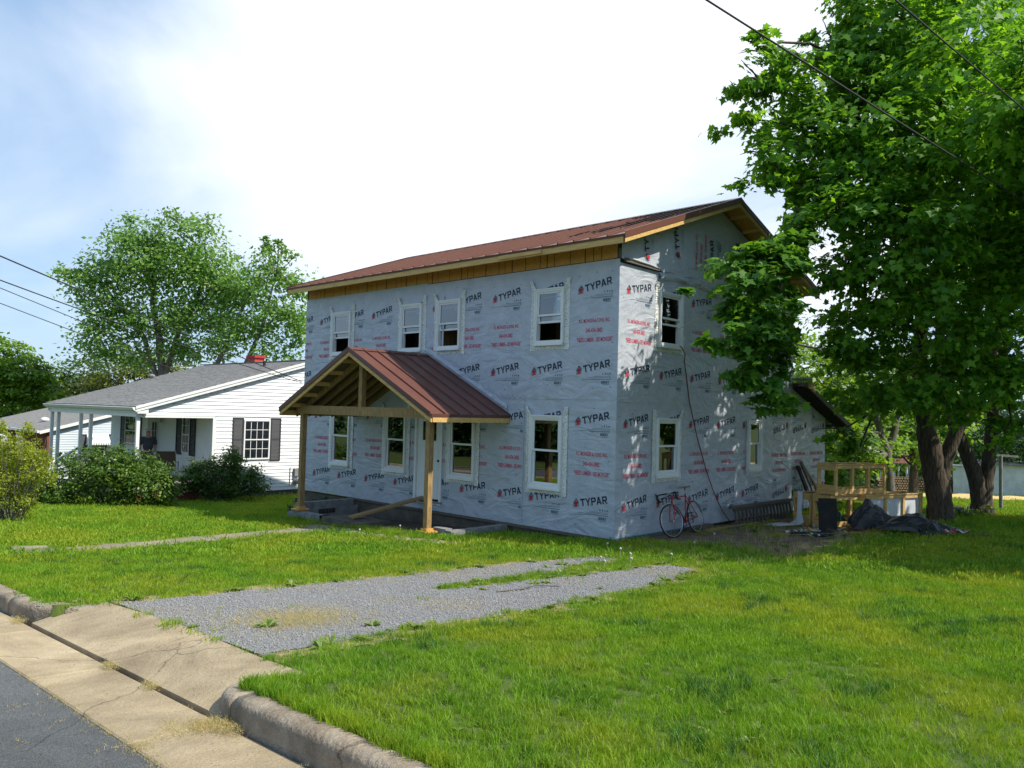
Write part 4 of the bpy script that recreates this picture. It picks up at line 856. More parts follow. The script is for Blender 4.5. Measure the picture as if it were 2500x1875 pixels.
# meter, air hose
hz = []
for p in ((1.97, .02, 3.84), (2.10, -.09, 3.79), (2.22, -.10, 3.66), (2.27, -.05, 3.50), (2.385, -.035, 3.23), (2.53, -.03, 2.69), (2.87, -.03, 1.93), (3.25, -.03, 1.25), (3.60, -.035, .72), (3.95, -.06, .28), (4.21, -.10, .03), (4.55, -.28, -.02), (5.0, -.55, -.02), (5.7, -.8, -.0)): hz.append(p)
tag(MB().tube(hz, .011, 6).build('air_hose', M['hose'], smooth=True), 'dark red air hose hanging from the upper side window to the ground', 'hose')
# ================================================================ NEIGHBOURING WHITE HOUSE
NY, NG = 16.9, -.93
nh = thing('neighbor_house', 'single storey white house with grey shingle roof and corner porch', 'house', (0, NY, NG))
def nz(x): return 2.20+.292*(x+2.36) if x < 3.95 else 2.20+.292*(10.26-x)
NXR = 10.1
b = MB()
for (x0, x1) in ((.30, NXR),): b.prism([(x0, NY+.015, -.70), (x1, NY+.015, -.70), (x1, NY+.015, nz(x1)-.15), (3.95, NY+.015, nz(3.95)-.15), (x0, NY+.015, nz(x0)-.15)], (0, .1, 0))
b.prism([(-2.10, NY+.015, 1.88), (.3, NY+.015, 1.88), (.3, NY+.015, nz(.3)-.15), (-2.1, NY+.015, nz(-2.1)-.15)], (0, .1, 0))
b.build('gable_wall', M['siding'], nh)
WN = (1.39, 2.31, .45, 1.78)
k = 0; z = -.70
while z < 3.95:
    z1 = z+.1245
    # the course runs between the corner trim and the slope of the roof, split by the porch opening and the window
    zz = z1; xl = -2.14 if z > 1.84 else .33
    lim0 = max(xl, (zz+.15-2.20)/.292-2.36); lim1 = min(NXR, 10.26-(zz+.15-2.20)/.292)
    segs = [(lim0, lim1)]
    if z < WN[3]+.06 and z1 > WN[2]-.08: segs = [(lim0, WN[0]-.03), (WN[1]+.03, lim1)]
    for a, c in segs:
        if c-a > .05:
            MB().add([(a, NY-.021, z+.001), (c, NY-.021, z+.001), (c, NY+.002, z1), (a, NY+.002, z1), (a, NY+.01, z+.001), (c, NY+.01, z+.001), (c, NY+.01, z1), (a, NY+.01, z1)],
                     [(0, 1, 2, 3), (4, 7, 6, 5), (0, 4, 5, 1), (1, 5, 6, 2), (3, 2, 6, 7), (0, 3, 7, 4)]).build('siding_board', M['siding'], nh, recalc=False)
    z = z1
MB().box(-2.14, .30, NY-.022, NY+.05, 1.845, 1.905).build('porch_lintel', M['vinyl'], nh)
MB().box(.22, .335, NY-.024, NY+.05, -.70, 1.845).build('corner_trim', M['vinyl'], nh)
MB().box(.3, NXR, NY+.02, NY+.2, -1.4, -.70).build('foundation', M['found'], nh)
MB().box(NXR-.1, NXR, NY+.12, 25.2, -1.4, 2.3).build('wall', M['siding'], nh)
# roof
rf = MB(); rf.prism([(-2.36, NY-.16, 2.20), (3.95, NY-.16, nz(3.95)), (3.95, NY-.16, nz(3.95)-.03), (-2.36, NY-.16, 2.17)], (0, 8.85, 0)); rf.prism([(3.95, NY-.16, nz(3.95)), (10.4, NY-.16, nz(10.4)), (10.4, NY-.16, nz(10.4)-.03), (3.95, NY-.16, nz(3.95)-.03)], (0, 8.85, 0))
rf = rf.build('roof', M['shingle'], nh)
L_ = math.hypot(1, .292); n = 44; sb = MB(); rgs = random.Random(3)
for i in range(n):   # overlapping shingle courses, their butts a little proud and uneven
    x0 = -2.38+i*(6.33/n); x1 = x0+6.33/n+.02
    for j in range(30):
        y0 = NY-.17+j*.296+(.15 if i % 2 else 0); y1 = y0+.288; 
        if j == 29 and i % 2: continue
        h = .011+.006*rgs.random(); z0, z1_ = nz(x0), nz(x1)
        sb.add([(x0, y0, z0+h), (x0, y1, z0+h), (x1, y1, z1_+.002), (x1, y0, z1_+.002), (x0, y0, z0-.002), (x0, y1, z0-.002)], [(0, 3, 2, 1), (0, 1, 5, 4), (0, 4, 3), (1, 2, 5)])
sb.build('shingles', M['shingle'], rf, kind='stuff', recalc=False)
MB().box(3.82, 4.08, NY-.17, NY+8.7, nz(3.95)-.01, nz(3.95)+.02).build('ridge_cap', M['shingle'], rf)
b = MB(); b.prism([(-2.36, NY-.17, 2.02), (3.95, NY-.17, nz(3.95)-.18), (3.95, NY-.17, nz(3.95)-.02), (-2.36, NY-.17, 2.18)], (0, .03, 0)); b.prism([(3.95, NY-.17, nz(3.95)-.18), (10.4, NY-.17, nz(10.4)-.18), (10.4, NY-.17, nz(10.4)-.02), (3.95, NY-.17, nz(3.95)-.02)], (0, .03, 0)); b.build('rake_board', M['vinyl'], rf)
b = MB(); b.prism([(-2.38, NY-.195, 2.11), (3.95, NY-.195, nz(3.95)-.085), (3.95, NY-.195, nz(3.95)+.0), (-2.38, NY-.195, 2.195)], (0, .024, 0)); b.build('rake_board', M['vinyl'], rf)
b = MB(); b.prism([(-2.32, NY-.168, 1.97), (-1.98, NY-.168, 1.97), (-1.98, NY-.168, 2.10), (-2.32, NY-.168, 2.02)], (0, .165, 0)); b.build('eave_return', M['vinyl'], rf)
b = MB(); b.prism([(-2.36, NY-.16, 2.03), (-2.43, NY-.16, 2.07), (-2.48, NY-.16, 2.15), (-2.47, NY-.16, 2.165), (-2.36, NY-.16, 2.165)], (0, 8.85, 0)); b.build('gutter', M['vinyl'], rf)
b = MB(); b.box(-2.34, 3.9, NY+8.45, NY+8.5, 1.9, 2.1); b.build('fascia_board', M['vinyl'], rf)
MB().prism([(-2.34, NY-.1, 1.99), (-2.1, NY-.1, 1.99), (-2.1, NY-.1, 2.03), (-2.34, NY-.1, 2.03)], (0, 8.7, 0)).build('soffit', M['vinyl'], rf)
# chimney, vents
ch = MB().box(4.9, 5.35, 22.9, 23.55, 3.4, 4.36).build('chimney', M['redbrick'], rf); MB().box(4.86, 5.39, 22.84, 23.61, 4.36, 4.47).build('chimney_cap', M['redbrick'], ch)
for zc in (4.06, 4.21): MB().box(4.893, 5.357, 22.893, 23.557, zc, zc+.012).build('mortar_joint', M['mortar'], ch)
MB().tube([(3.2, 19.0, 3.7), (3.2, 19.0, 4.02)], .055, 8).build('vent_pipe', M['dark'], rf)
b = MB().tube([(1.4, 25.0, 3.15), (1.4, 25.0, 3.42)], .06, 8); b.tube([(1.4, 25.0, 3.40), (1.4, 25.0, 3.46), (1.4, 25.0, 3.50)], [.13, .12, .03], 10); b.build('vent_pipe', M['block'], rf)
# porch beam, posts, floor, brick base
MB().box(-2.30, -2.14, NY+.0, NY+8.5, 1.86, 2.02).build('porch_beam', M['vinyl'], nh)
MB().box(-2.14, .3, NY+.06, NY+5.2, 1.90, 1.93).build('porch_ceiling', M['vinyl'], nh)
for y in (NY+.075, 21.10, 22.1, 24.55, 25.3): MB().box(-2.26, -2.155, y-.052, y+.052, -.36 if y < 21.5 else -.9, 1.855).build('porch_post', M['vinyl'], nh)
MB().box(-2.36, .28, NY-.06, 21.5, -.46, -.30).build('porch_floor', M['walkc'], nh)
MB().box(-2.28, .28, NY+.03, 21.4, -1.3, -.461).build('porch_base', M['mortar'], nh)
bk = None
for c in range(7):
    for i in range(-1, 13):
        x = -2.28+i*.205+(.10 if c % 2 else 0); zz = -.535-c*.075
        if x < -2.3 or x > .15: continue
        if bk is None: bk = MB().box(x, x+.195, NY+.008, NY+.05, zz, zz+.065).build('brick', M['brick'], nh); bx0 = (x, zz)
        else: link('brick', bk.data, nh, (x-bx0[0], 0, zz-bx0[1]))
# porch inner walls
def lap(b, p0, p1, z0, z1, o, st=.1245):
    z = z0
    while z < z1-.02:
        e = min(z+st, z1); b.add([(p0[0]+o[0]*.014, p0[1]+o[1]*.014, z), (p1[0]+o[0]*.014, p1[1]+o[1]*.014, z), (p1[0], p1[1], e), (p0[0], p0[1], e), (p0[0], p0[1], z), (p1[0], p1[1], z)], [(0, 1, 2, 3), (4, 5, 1, 0)]); z = e
    return b
b = MB(); b.box(.30, .4, NY+.12, 21.5, -.3, 1.9); lap(b, (.295, NY+.1), (.295, 21.53), -.3, 1.9, (-1, 0)); b.build('porch_wall', M['siding'], nh, recalc=False)
b = MB(); b.box(-.04, .3, 21.54, 21.6, -.3, 1.9); lap(b, (-.06, 21.535), (.295, 21.535), -.3, 1.9, (0, -1)); b.build('porch_wall', M['siding'], nh, recalc=False)
b = MB(); b.box(-.05, .1, 21.54, 25.2, -.9, 1.9); lap(b, (-.055, 21.54), (-.055, 25.2), -.9, 1.9, (-1, 0)); b.build('porch_wall', M['siding'], nh, recalc=False)
MB().box(-.085, -.03, 21.50, 21.56, -.3, 1.9).build('corner_trim', M['vinyl'], nh); MB().box(.262, .31, NY+.06, NY+.14, -.3, 1.9).build('corner_trim', M['vinyl'], nh)
def sash_window(T, u0, u1, v0, v1, nr, parent, grid=(4, 2), pane='glass2', shut=None, dep=.03):
    b = MB(); frame_ring(b, T(-dep), u0, u1, v0, v1, .05, dep+.01, nr); w = b.build('window', M['vinyl'], parent); vm = (v0+v1)/2
    b = MB(); b.prism([T(-dep*.7)(u0+.04, vm-.02), T(-dep*.7)(u1-.04, vm-.02), T(-dep*.7)(u1-.04, vm+.02), T(-dep*.7)(u0+.04, vm+.02)], (nr[0]*.01, nr[1]*.01, 0)); b.build('sash', M['vinyl'], w)
    b = MB(); b.prism([T(-.006)(u0+.045, v0+.045), T(-.006)(u1-.045, v0+.045), T(-.006)(u1-.045, v1-.045), T(-.006)(u0+.045, v1-.045)], (nr[0]*.003, nr[1]*.003, 0)); b.build('pane', M[pane], w)
    b = MB(); du = (u1-u0-.1)/grid[0]; dv = (vm-v0-.05)/grid[1]
    for i in range(1, grid[0]): u = u0+.05+i*du; b.prism([T(-.012)(u-.009, v0+.05), T(-.012)(u+.009, v0+.05), T(-.012)(u+.009, v1-.05), T(-.012)(u-.009, v1-.05)], (nr[0]*.005, nr[1]*.005, 0))
    for a in (v0+.05, vm+.02):
        for i in range(1, grid[1]): v = a+i*dv; b.prism([T(-.013)(u0+.05, v-.009), T(-.013)(u1-.05, v-.009), T(-.013)(u1-.05, v+.009), T(-.013)(u0+.05, v+.009)], (nr[0]*.005, nr[1]*.005, 0))
    b.build('glazing_bars', M['vinyl'], w)
    if shut:
        for (a, c) in shut:
            b = MB(); frame_ring(b, T(-.04), a, c, v0-.07, v1+.07, .045, .035, nr); b.prism([T(-.03)(a+.04, vm-.03), T(-.03)(c-.04, vm-.03), T(-.03)(c-.04, vm+.03), T(-.03)(a+.04, vm+.03)], (nr[0]*.02, nr[1]*.02, 0))
            v = v0-.02
            while v < v1+.02: b.prism([T(-.034)(a+.045, v), T(-.034)(c-.045, v), T(-.018)(c-.045, v+.032), T(-.018)(a+.045, v+.032)], (nr[0]*.006, nr[1]*.006, 0)); v += .042
            b.build('shutter', M['shutter'], w)
    return w
yT = lambda base: (lambda o: (lambda u, v: (u, base+o, v))); xT = lambda base: (lambda o: (lambda u, v: (base+o, u, v)))
w = sash_window(yT(NY+.0), WN[0]-.04, WN[1]+.04, WN[2]-.03, WN[3]+.03, (0, 1), nh, (4, 2), 'glass2', [(.93, 1.335), (2.365, 2.77)], .04)
MB().box(WN[0], WN[1], NY+.008, NY+.012, .48, 1.50).build('curtain', M['curtain'], w)
MB().box(WN[0], WN[1], NY+.0075, NY+.012, 1.5, 1.78).build('curtain', M['blue'], w)
sash_window(xT(.283), 18.72, 19.34, .55, 1.86, (1, 0), nh, (2, 2), 'glass2', [(18.26, 18.70), (19.36, 19.80)], .03)
sash_window(xT(-.066), 22.5, 23.7, .60, 1.80, (1, 0), nh, (3, 2), 'glass2', [(22.1, 22.48), (23.72, 24.1)], .03)
d = MB().box(-.02, .27, 21.50, 21.52, -.28, 1.72).build('door_leaf', M['vinyl'], nh)
MB().box(.08, .24, 21.494, 21.499, .62, 1.58).build('pane', M['glass2'], d); b = MB(); b.box(.152, .168, 21.488, 21.4935, .62, 1.58); b.box(.08, .24, 21.488, 21.4935, .93, .945); b.box(.08, .24, 21.488, 21.4935, 1.25, 1.265); b.build('glazing_bars', M['vinyl'], d)
# steps and handrails
for (y, p0, p1) in ((21.1, (-2.25, 21.1, .62), (-3.35, 20.2, .10)), (22.1, (-2.25, 22.1, .62), (-3.45, 21.2, .10))):
    MB().beam(p0, p1, .07, .07).build('handrail', M['vinyl'], nh); MB().box(p1[0]-.05, p1[0]+.05, p1[1]-.05, p1[1]+.05, -.95, .12).build('handrail_post', M['vinyl'], nh)
for i in range(3): MB().box(-2.7-.3*i, -2.37-.3*i, 20.3, 22.0, -1.1, -.48-.15*i).build('step', M['walkc'], nh)
MB().box(3.34, 3.56, NY-.13, NY-.016, -.22, .06).build('meter_box', M['block'], nh)
b = MB().tube([(3.42, NY-.02, -.42), (3.42, NY-.14, -.42)], .11, 14); b.build('electric_meter', M['block'], nh, smooth=False)
MB().tube([(3.2, NY-.03, .1), (3.2, NY-.03, -.55)], .012, 6).build('conduit', M['cable'], nh)
tx525 = text('525', .28, .15, .02); b = MB(); 
for v in tx525[0]: pass
V, F = tx525; b.add([(.24, 21.22-v[0], 1.58+v[1]) for v in V], F)
sg = MB().box(.245, .262, 20.88, 21.28, 1.555, 1.755).build('house_number_sign', M['siding']); tag(sg, 'small pale sign with the dark number 525 on the porch wall', 'sign'); ORG[sg.name] = Vector((0, 0, 0)); b.build('number', M['dark'], sg)
# garden chairs on the porch
def chair(loc, rz, label, first=None):
    if first: 
        t = copy_tree(first); t.location = loc; t.rotation_euler = (0, 0, rz); t['label'] = label; return t
    t = thing('patio_chair', label, 'chair', (0, 0, 0), 0, 'sling chairs on the neighbouring porch', local=True)
    b = MB(); b.add([(-.26, -.25, .42), (.26, -.25, .42), (.27, .24, .36), (-.27, .24, .36), (-.26, -.25, .405), (.26, -.25, .405), (.27, .24, .345), (-.27, .24, .345)], [(0, 1, 2, 3), (4, 7, 6, 5), (0, 4, 5, 1), (1, 5, 6, 2), (2, 6, 7, 3), (3, 7, 4, 0)]); b.build('seat', M['shutter'], t)
    b = MB(); b.add([(-.27, .23, .36), (.27, .23, .36), (.28, .52, 1.02), (-.28, .52, 1.02), (-.27, .245, .355), (.27, .245, .355), (.28, .535, 1.015), (-.28, .535, 1.015)], [(0, 3, 2, 1), (4, 5, 6, 7), (0, 1, 5, 4), (1, 2, 6, 5), (2, 3, 7, 6), (3, 0, 4, 7)]); b.build('backrest', M['dark'], t)
    for s in (-1, 1):
        MB().tube([(s*.29, .52, 1.02), (s*.29, .26, .42), (s*.30, .20, .06), (s*.30, .12, .015), (s*.30, -.38, .015)], .014, 6).build('leg', M['dark'], t, smooth=True)
        MB().tube([(s*.29, -.36, .015), (s*.30, -.30, .35), (s*.30, -.26, .60), (s*.31, -.18, .64), (s*.30, .34, .62)], .014, 6).build('armrest', M['dark'], t, smooth=True)
    return t
c0 = chair((0, 0, 0), 0, 'dark patio sling chair nearest the open end of the white porch'); c0.location = (-.75, 18.05, -.30); c0.rotation_euler = (0, 0, R(150))
chair((-1.0, 20.3, -.30), R(60), 'dark patio sling chair behind the white corner post, half hidden by the bush', c0)
# person on the porch
def person():
    t = thing('person', 'person seen from behind in a dark slate shirt and pale cap on the white porch', 'person', (-1.05, 19.0, -.30), R(-20), local=True)
    def skin(name, vs, es, rad, m, sub=1):
        me = bpy.data.meshes.new(name); me.from_pydata(vs, es, []); me.materials.append(m); o = link(name, me, t); o.modifiers.new('skin', 'SKIN'); sv = me.skin_vertices[0].data
        for i, r in enumerate(rad): sv[i].radius = (r, r)
        sv[0].use_root = True; s = o.modifiers.new('sub', 'SUBSURF'); s.levels = s.render_levels = sub; return o
    vs = [(0, 0, .95), (0, .01, 1.15), (0, .02, 1.38), (0, 0, 1.47), (0, -.01, 1.55), (0, -.02, 1.66), (-.19, .02, 1.38), (-.25, .0, 1.12), (-.22, -.12, .90), (-.20, -.16, .82), (.19, .02, 1.38), (.25, .0, 1.12), (.20, -.16, .95), (.16, -.22, .90), (-.09, 0, .86), (-.11, .01, .48), (-.11, .03, .09), (-.12, -.13, .04), (.09, 0, .86), (.11, .01, .48), (.12, .03, .09), (.13, -.13, .04)]
    es = [(0, 1), (1, 2), (2, 3), (3, 4), (4, 5), (2, 6), (6, 7), (7, 8), (8, 9), (2, 10), (10, 11), (11, 12), (12, 13), (0, 14), (14, 15), (15, 16), (16, 17), (0, 18), (18, 19), (19, 20), (20, 21)]
    rd = [.10, .10, .11, .055, .09, .082, .06, .045, .036, .04, .06, .045, .036, .04, .08, .06, .046, .04, .08, .06, .046, .04]
    skin('body', vs, es, rd, M['skin'], 2)
    skin('shirt', [(0, 0, .93), (0, .01, 1.15), (0, .02, 1.38), (-.19, .02, 1.385), (-.25, 0, 1.14), (.19, .02, 1.385), (.25, 0, 1.14)], [(0, 1), (1, 2), (2, 3), (3, 4), (2, 5), (5, 6)], [.17, .175, .18, .095, .068, .095, .068], M['shirt'], 2)
    skin('trousers', [(0, 0, .92), (-.09, 0, .84), (-.11, .01, .48), (-.11, .03, .10), (.09, 0, .84), (.11, .01, .48), (.12, .03, .10)], [(0, 1), (1, 2), (2, 3), (0, 4), (4, 5), (5, 6)], [.155, .11, .085, .07, .11, .085, .07], M['trousers'], 2)
    b = MB().tube([(0, -.02, 1.66), (0, -.02, 1.70), (0, -.02, 1.745), (0, -.02, 1.765)], [.112, .108, .075, .02], 14); b.box(-.07, .07, -.21, -.10, 1.665, 1.68); b.build('cap', M['cap'], t, smooth=True)
person()
# ================================================================ BLUE-WHITE HOUSE WITH AWNING, THIRD ROOF
AY = 30.0
ah = thing('awning_house', 'pale sided house with grey roof and striped window awning behind the white porch', 'house', (-1, AY, -1.5))
az = lambda x: .99+.268*(x+1.25) if x < 4 else .99+.268*(9.25-x)
b = MB(); b.prism([(-.95, AY+.02, -1.7), (9.0, AY+.02, -1.7), (9.0, AY+.02, az(8.9)-.12), (4, AY+.02, az(4)-.12), (-.95, AY+.02, az(-.9)-.12)], (0, .1, 0)); z = -1.2
while z < 2.2:
    a = max(-.94, (z+.22-.99)/.268-1.25); c = min(8.9, 9.25-(z+.22-.99)/.268)
    if a < c: b.add([(a, AY-.012, z), (c, AY-.012, z), (c, AY+.006, z+.11), (a, AY+.006, z+.11), (a, AY+.01, z), (c, AY+.01, z)], [(0, 1, 2, 3), (4, 5, 1, 0)])
    z += .11
b.build('gable_wall', M['bsiding'], ah)
MB().box(-1.0, -.86, AY-.03, AY+.3, -1.7, .96).build('brick_pier', M['brick'], ah); MB().box(-.98, -.9, AY+.3, 40, -1.7, .95).build('wall', M['brick'], ah); MB().box(-.95, 9, AY+.03, AY+.2, -2.2, -1.2).build('foundation', M['found'], ah)
ar = MB(); ar.prism([(-1.35, AY-.2, az(-1.35)), (4, AY-.2, az(4)), (4, AY-.2, az(4)-.03), (-1.35, AY-.2, az(-1.35)-.03)], (0, 10.5, 0)); ar.prism([(4, AY-.2, az(4)), (9.5, AY-.2, az(9.5)), (9.5, AY-.2, az(9.5)-.03), (4, AY-.2, az(4)-.03)], (0, 10.5, 0)); ar = ar.build('roof', M['shingle'], ah)
MB().prism([(-1.35, AY-.22, az(-1.35)-.16), (4, AY-.22, az(4)-.16), (4, AY-.22, az(4)-.02), (-1.35, AY-.22, az(-1.35)-.02)], (0, .03, 0)).build('rake_board', M['vinyl'], ar)
MB().box(-1.45, -1.35, AY-.2, AY+10.3, az(-1.35)-.11, az(-1.35)-.01).build('gutter', M['vinyl'], ar)
b = MB()
for i in range(6): b.tube([(.6, 38.0, 2.0-i*.0), (.6, 38.0, 2.0)], .01, 4) if False else None
b = MB().tube([(-.2, 33.2, 1.3), (-.2, 33.2, 1.42), (-.2, 33.2, 1.47)], [.22, .16, .02], 12); b.build('roof_vent', M['vinyl'], ar, smooth=True)
w = sash_window(yT(AY), .68, 1.42, -.35, .70, (0, 1), ah, (1, 1), 'glass2', [(.36, .66), (1.44, 1.78)], .03)
b = MB()
for i in range(9):
    x0 = .60+i*.104; b.prism([(x0, AY-.02, .82), (x0+.098, AY-.02, .82), (x0+.098, AY-.42, .42), (x0, AY-.42, .42)], (0, 0, -.012)); b.prism([(x0, AY-.42, .42), (x0+.098, AY-.42, .42), (x0+.085, AY-.43, .31), (x0+.013, AY-.43, .31)], (0, .008, 0)); b.box(x0+.086, x0+.098, AY-.41, AY-.02, .62, .63)
    for yy, zz_ in ((AY-.02, .82),): b.beam((x0, yy, zz_+.008), (x0, AY-.42, .428), .014, .02)
for x0 in (.60, 1.53): b.add([(x0, AY-.02, .82), (x0, AY-.42, .42), (x0, AY-.42, .33), (x0, AY-.02, .33)], [(0, 1, 2, 3)])
b.build('awning', M['aw'], w)
b = MB()
for i in range(14): x = -1.35; y = 34+i*.35; b.box(x-.8, x, y, y+.30, .55, .60); b.box(x-.82, x-.8, y, y+.3, .38, .60)
b.build('awning', M['aw'], ah)
for y in (33.5, 36, 38.5): MB().box(-1.0, -.975, y, y+1.1, -.6, .6).build('window', M['glass2'], ah)
th_ = thing('orange_roof_house', 'distant house showing only its orange brown roof above the grey one', 'house', (-2, 58, -2))
b = MB(); b.prism([(-9, 56, .6), (-5, 56, 1.75), (1, 56, .6)], (0, 14, 0)); b.build('roof', M['oroof'], th_); MB().box(-8.6, .6, 56.3, 69.5, -2.5, .7).build('wall', M['dirtywhite'], th_)
# grey scalloped fence below the awning house
b = None
for i in range(16):
    y = 24.0+i*.16; x = -1.8+i*.02
# ================================================================ BACKGROUND, RIGHT
SX = 45.6
sh = thing('white_shed', 'long low whitewashed outbuilding beyond the lawn with a small window', 'shed', (45, 5, -2.4))
u = Vector((.30, -.954, 0)); q0 = Vector((45.2, 5.9, 0)); vv = Vector((.954, .30, 0))
def shp(a, d, z): p = q0+u*a+vv*d; return (p.x, p.y, z)
def sbox(a0, a1, d0, d1, z0, z1, name, m, parent): 
    b = MB(); b.v = [shp(a, d, z) for z in (z0, z1) for a, d in ((a0, d0), (a1, d0), (a1, d1), (a0, d1))]; b.f = [(3, 2, 1, 0), (4, 5, 6, 7), (0, 1, 5, 4), (1, 2, 6, 5), (2, 3, 7, 6), (3, 0, 4, 7)]; b.mi = [0]*6; return b.build(name, m, parent)
ZB = -2.55
wl = sbox(.35, 9.5, 0, 4, ZB, -.22, 'wall', M['dirtywhite'], sh); sbox(.2, 9.7, -.25, 4.2, -.22, -.14, 'roof', M['block'], sh); sbox(-.30, .34, -.35, .3, ZB, -.40, 'porch', M['dirtywhite'], sh); sbox(-.35, .4, -.45, .4, -.40, -.34, 'porch_roof', M['vinyl'], sh)
sbox(.9, 1.7, -.03, 0, ZB, -.7, 'door', M['vinyl'], sh)
w = sbox(3.7, 5.3, -.02, .0, -1.52, -.86, 'window', M['glass2'], sh); 
for a0, a1, z0, z1 in ((3.64, 5.36, -1.58, -1.52), (3.64, 5.36, -.86, -.80), (4.2, 4.25, -1.52, -.86), (4.75, 4.8, -1.52, -.86), (3.64, 3.7, -1.52, -.86), (3.7, 5.3, -1.21, -1.16)): sbox(a0, a1, -.06, -.021, z0, z1, 'glazing_bar', M['vinyl'], w)
# straw strip
b = MB(); rgq = np.random.RandomState(2)
P = []; 
def strawz(a, d): return math.exp(-((d-1.5)/1.2)**2)*.22
n = 50
base0 = Vector((30.0, 2.2, 0)); 
for i in range(n+1):
    for j in range(9):
        a, d = i*.5-1.5, j*.45; p = base0+u*a*1.0+vv*(d-1.5)+Vector((.8*d, .3*d, 0)); b.v.append((p.x, p.y, g(p.x, p.y)+.02+strawz(a, d)*(.7+.5*rgq.rand())))
for i in range(n):
    for j in range(8): b.f.append((i*9+j, (i+1)*9+j, (i+1)*9+j+1, i*9+j+1))
b.mi = [0]*len(b.f); b.build('straw_strip', M['straw'], kind='stuff')
b = MB()
# firewood stack: every log end its own part
fw = thing('firewood_stack', 'long stack of split firewood at the far edge of the lawn', 'firewood', (42.5, 9, -2.2)); A0 = Vector((41.6, 9.6, 0)); lu = Vector((.72, -.69, 0)); lv = Vector((.69, .72, 0))
MB().prism([tuple(A0+lv*.12+Vector((0, 0, -2.5))), tuple(A0+lu*6.2+lv*.12+Vector((0, 0, -2.5))), tuple(A0+lu*6.2+lv*.12+Vector((0, 0, -1.28))), tuple(A0+lv*.12+Vector((0, 0, -1.25)))], tuple(lv*.5)).build('core', M['bark'], fw)
lm = MB(); q = [(.07*math.cos(a)*(.8+.4*random.random()), .07*math.sin(a)*(.8+.4*random.random())) for a in [i*1.2566 for i in range(5)]]
logs = []
for vnt in range(3):
    q = [(.085*math.cos(a)*(.75+.4*random.random()), .075*math.sin(a)*(.75+.4*random.random())) for a in [i*1.05 for i in range(6)]]; lb = MB().prism([tuple(lu*x+Vector((0, 0, z))) for x, z in q], tuple(lv*.5)); me = bpy.data.meshes.new('log'); me.from_pydata(lb.v, [], lb.f); me.materials.append(M['logend']); me.materials.append(M['bark'])
    me.polygons.foreach_set('material_index', [0, 0]+[1]*6); logs.append(me)
for r_ in range(8):
    for i in range(37):
        p = A0+lu*(i*.165+(.08 if r_ % 2 else 0))-lv*.04*random.random()+Vector((0, 0, -2.42+r_*.155)); o = link('log', random.choice(logs), fw, tuple(p-ORG[fw.name])); 
# garden pavilion with a two-tier roof
gz_ = thing('garden_pavilion', 'small pavilion with a brown two tier roof behind the firewood', 'pavilion', (50, 13.2, -2.6)); GC = Vector((48.9, 10.9, 0))
def cone(r0, r1, z0, z1, nn=8):
    b = MB(); b.v = [(GC.x+r*math.cos(2*math.pi*i/nn+.2), GC.y+r*math.sin(2*math.pi*i/nn+.2), z) for r, z in ((r0, z0), (r1, z1)) for i in range(nn)]; b.f = [(i, (i+1) % nn, nn+(i+1) % nn, nn+i) for i in range(nn)]+[tuple(range(nn)), tuple(range(nn, 2*nn))]; b.mi = [0]*len(b.f); return b
cone(1.25, .62, -.62, -.18).build('roof', M['shingle2'], gz_); cone(.85, .2, -.02, .40).build('roof', M['shingle2'], gz_); cone(.5, .5, -.2, .02).build('lantern', M['dirtywhite'], gz_); cone(.18, .18, .38, .62).build('finial', M['shingle2'], gz_)
for i in range(8): a = 2*math.pi*i/8+.2; x, y = GC.x+1.05*math.cos(a), GC.y+1.05*math.sin(a); MB().box(x-.05, x+.05, y-.05, y+.05, -2.9, -.6).build('post', M['dirtywhite'], gz_)
# clothes pole
cp = thing('clothes_pole', 'grey T shaped clothes pole standing behind the maples', 'pole', (14.5, -3.2, g(14.5, -3.2)))
MB().tube([(14.5, -3.2, g(14.5, -3.2)-.1), (14.48, -3.19, 1.45)], .05, 8).build('post', M['block'], cp); MB().beam((14.15, -2.86, 1.48), (14.83, -3.55, 1.43), .06, .06).build('crossbar', M['block'], cp)
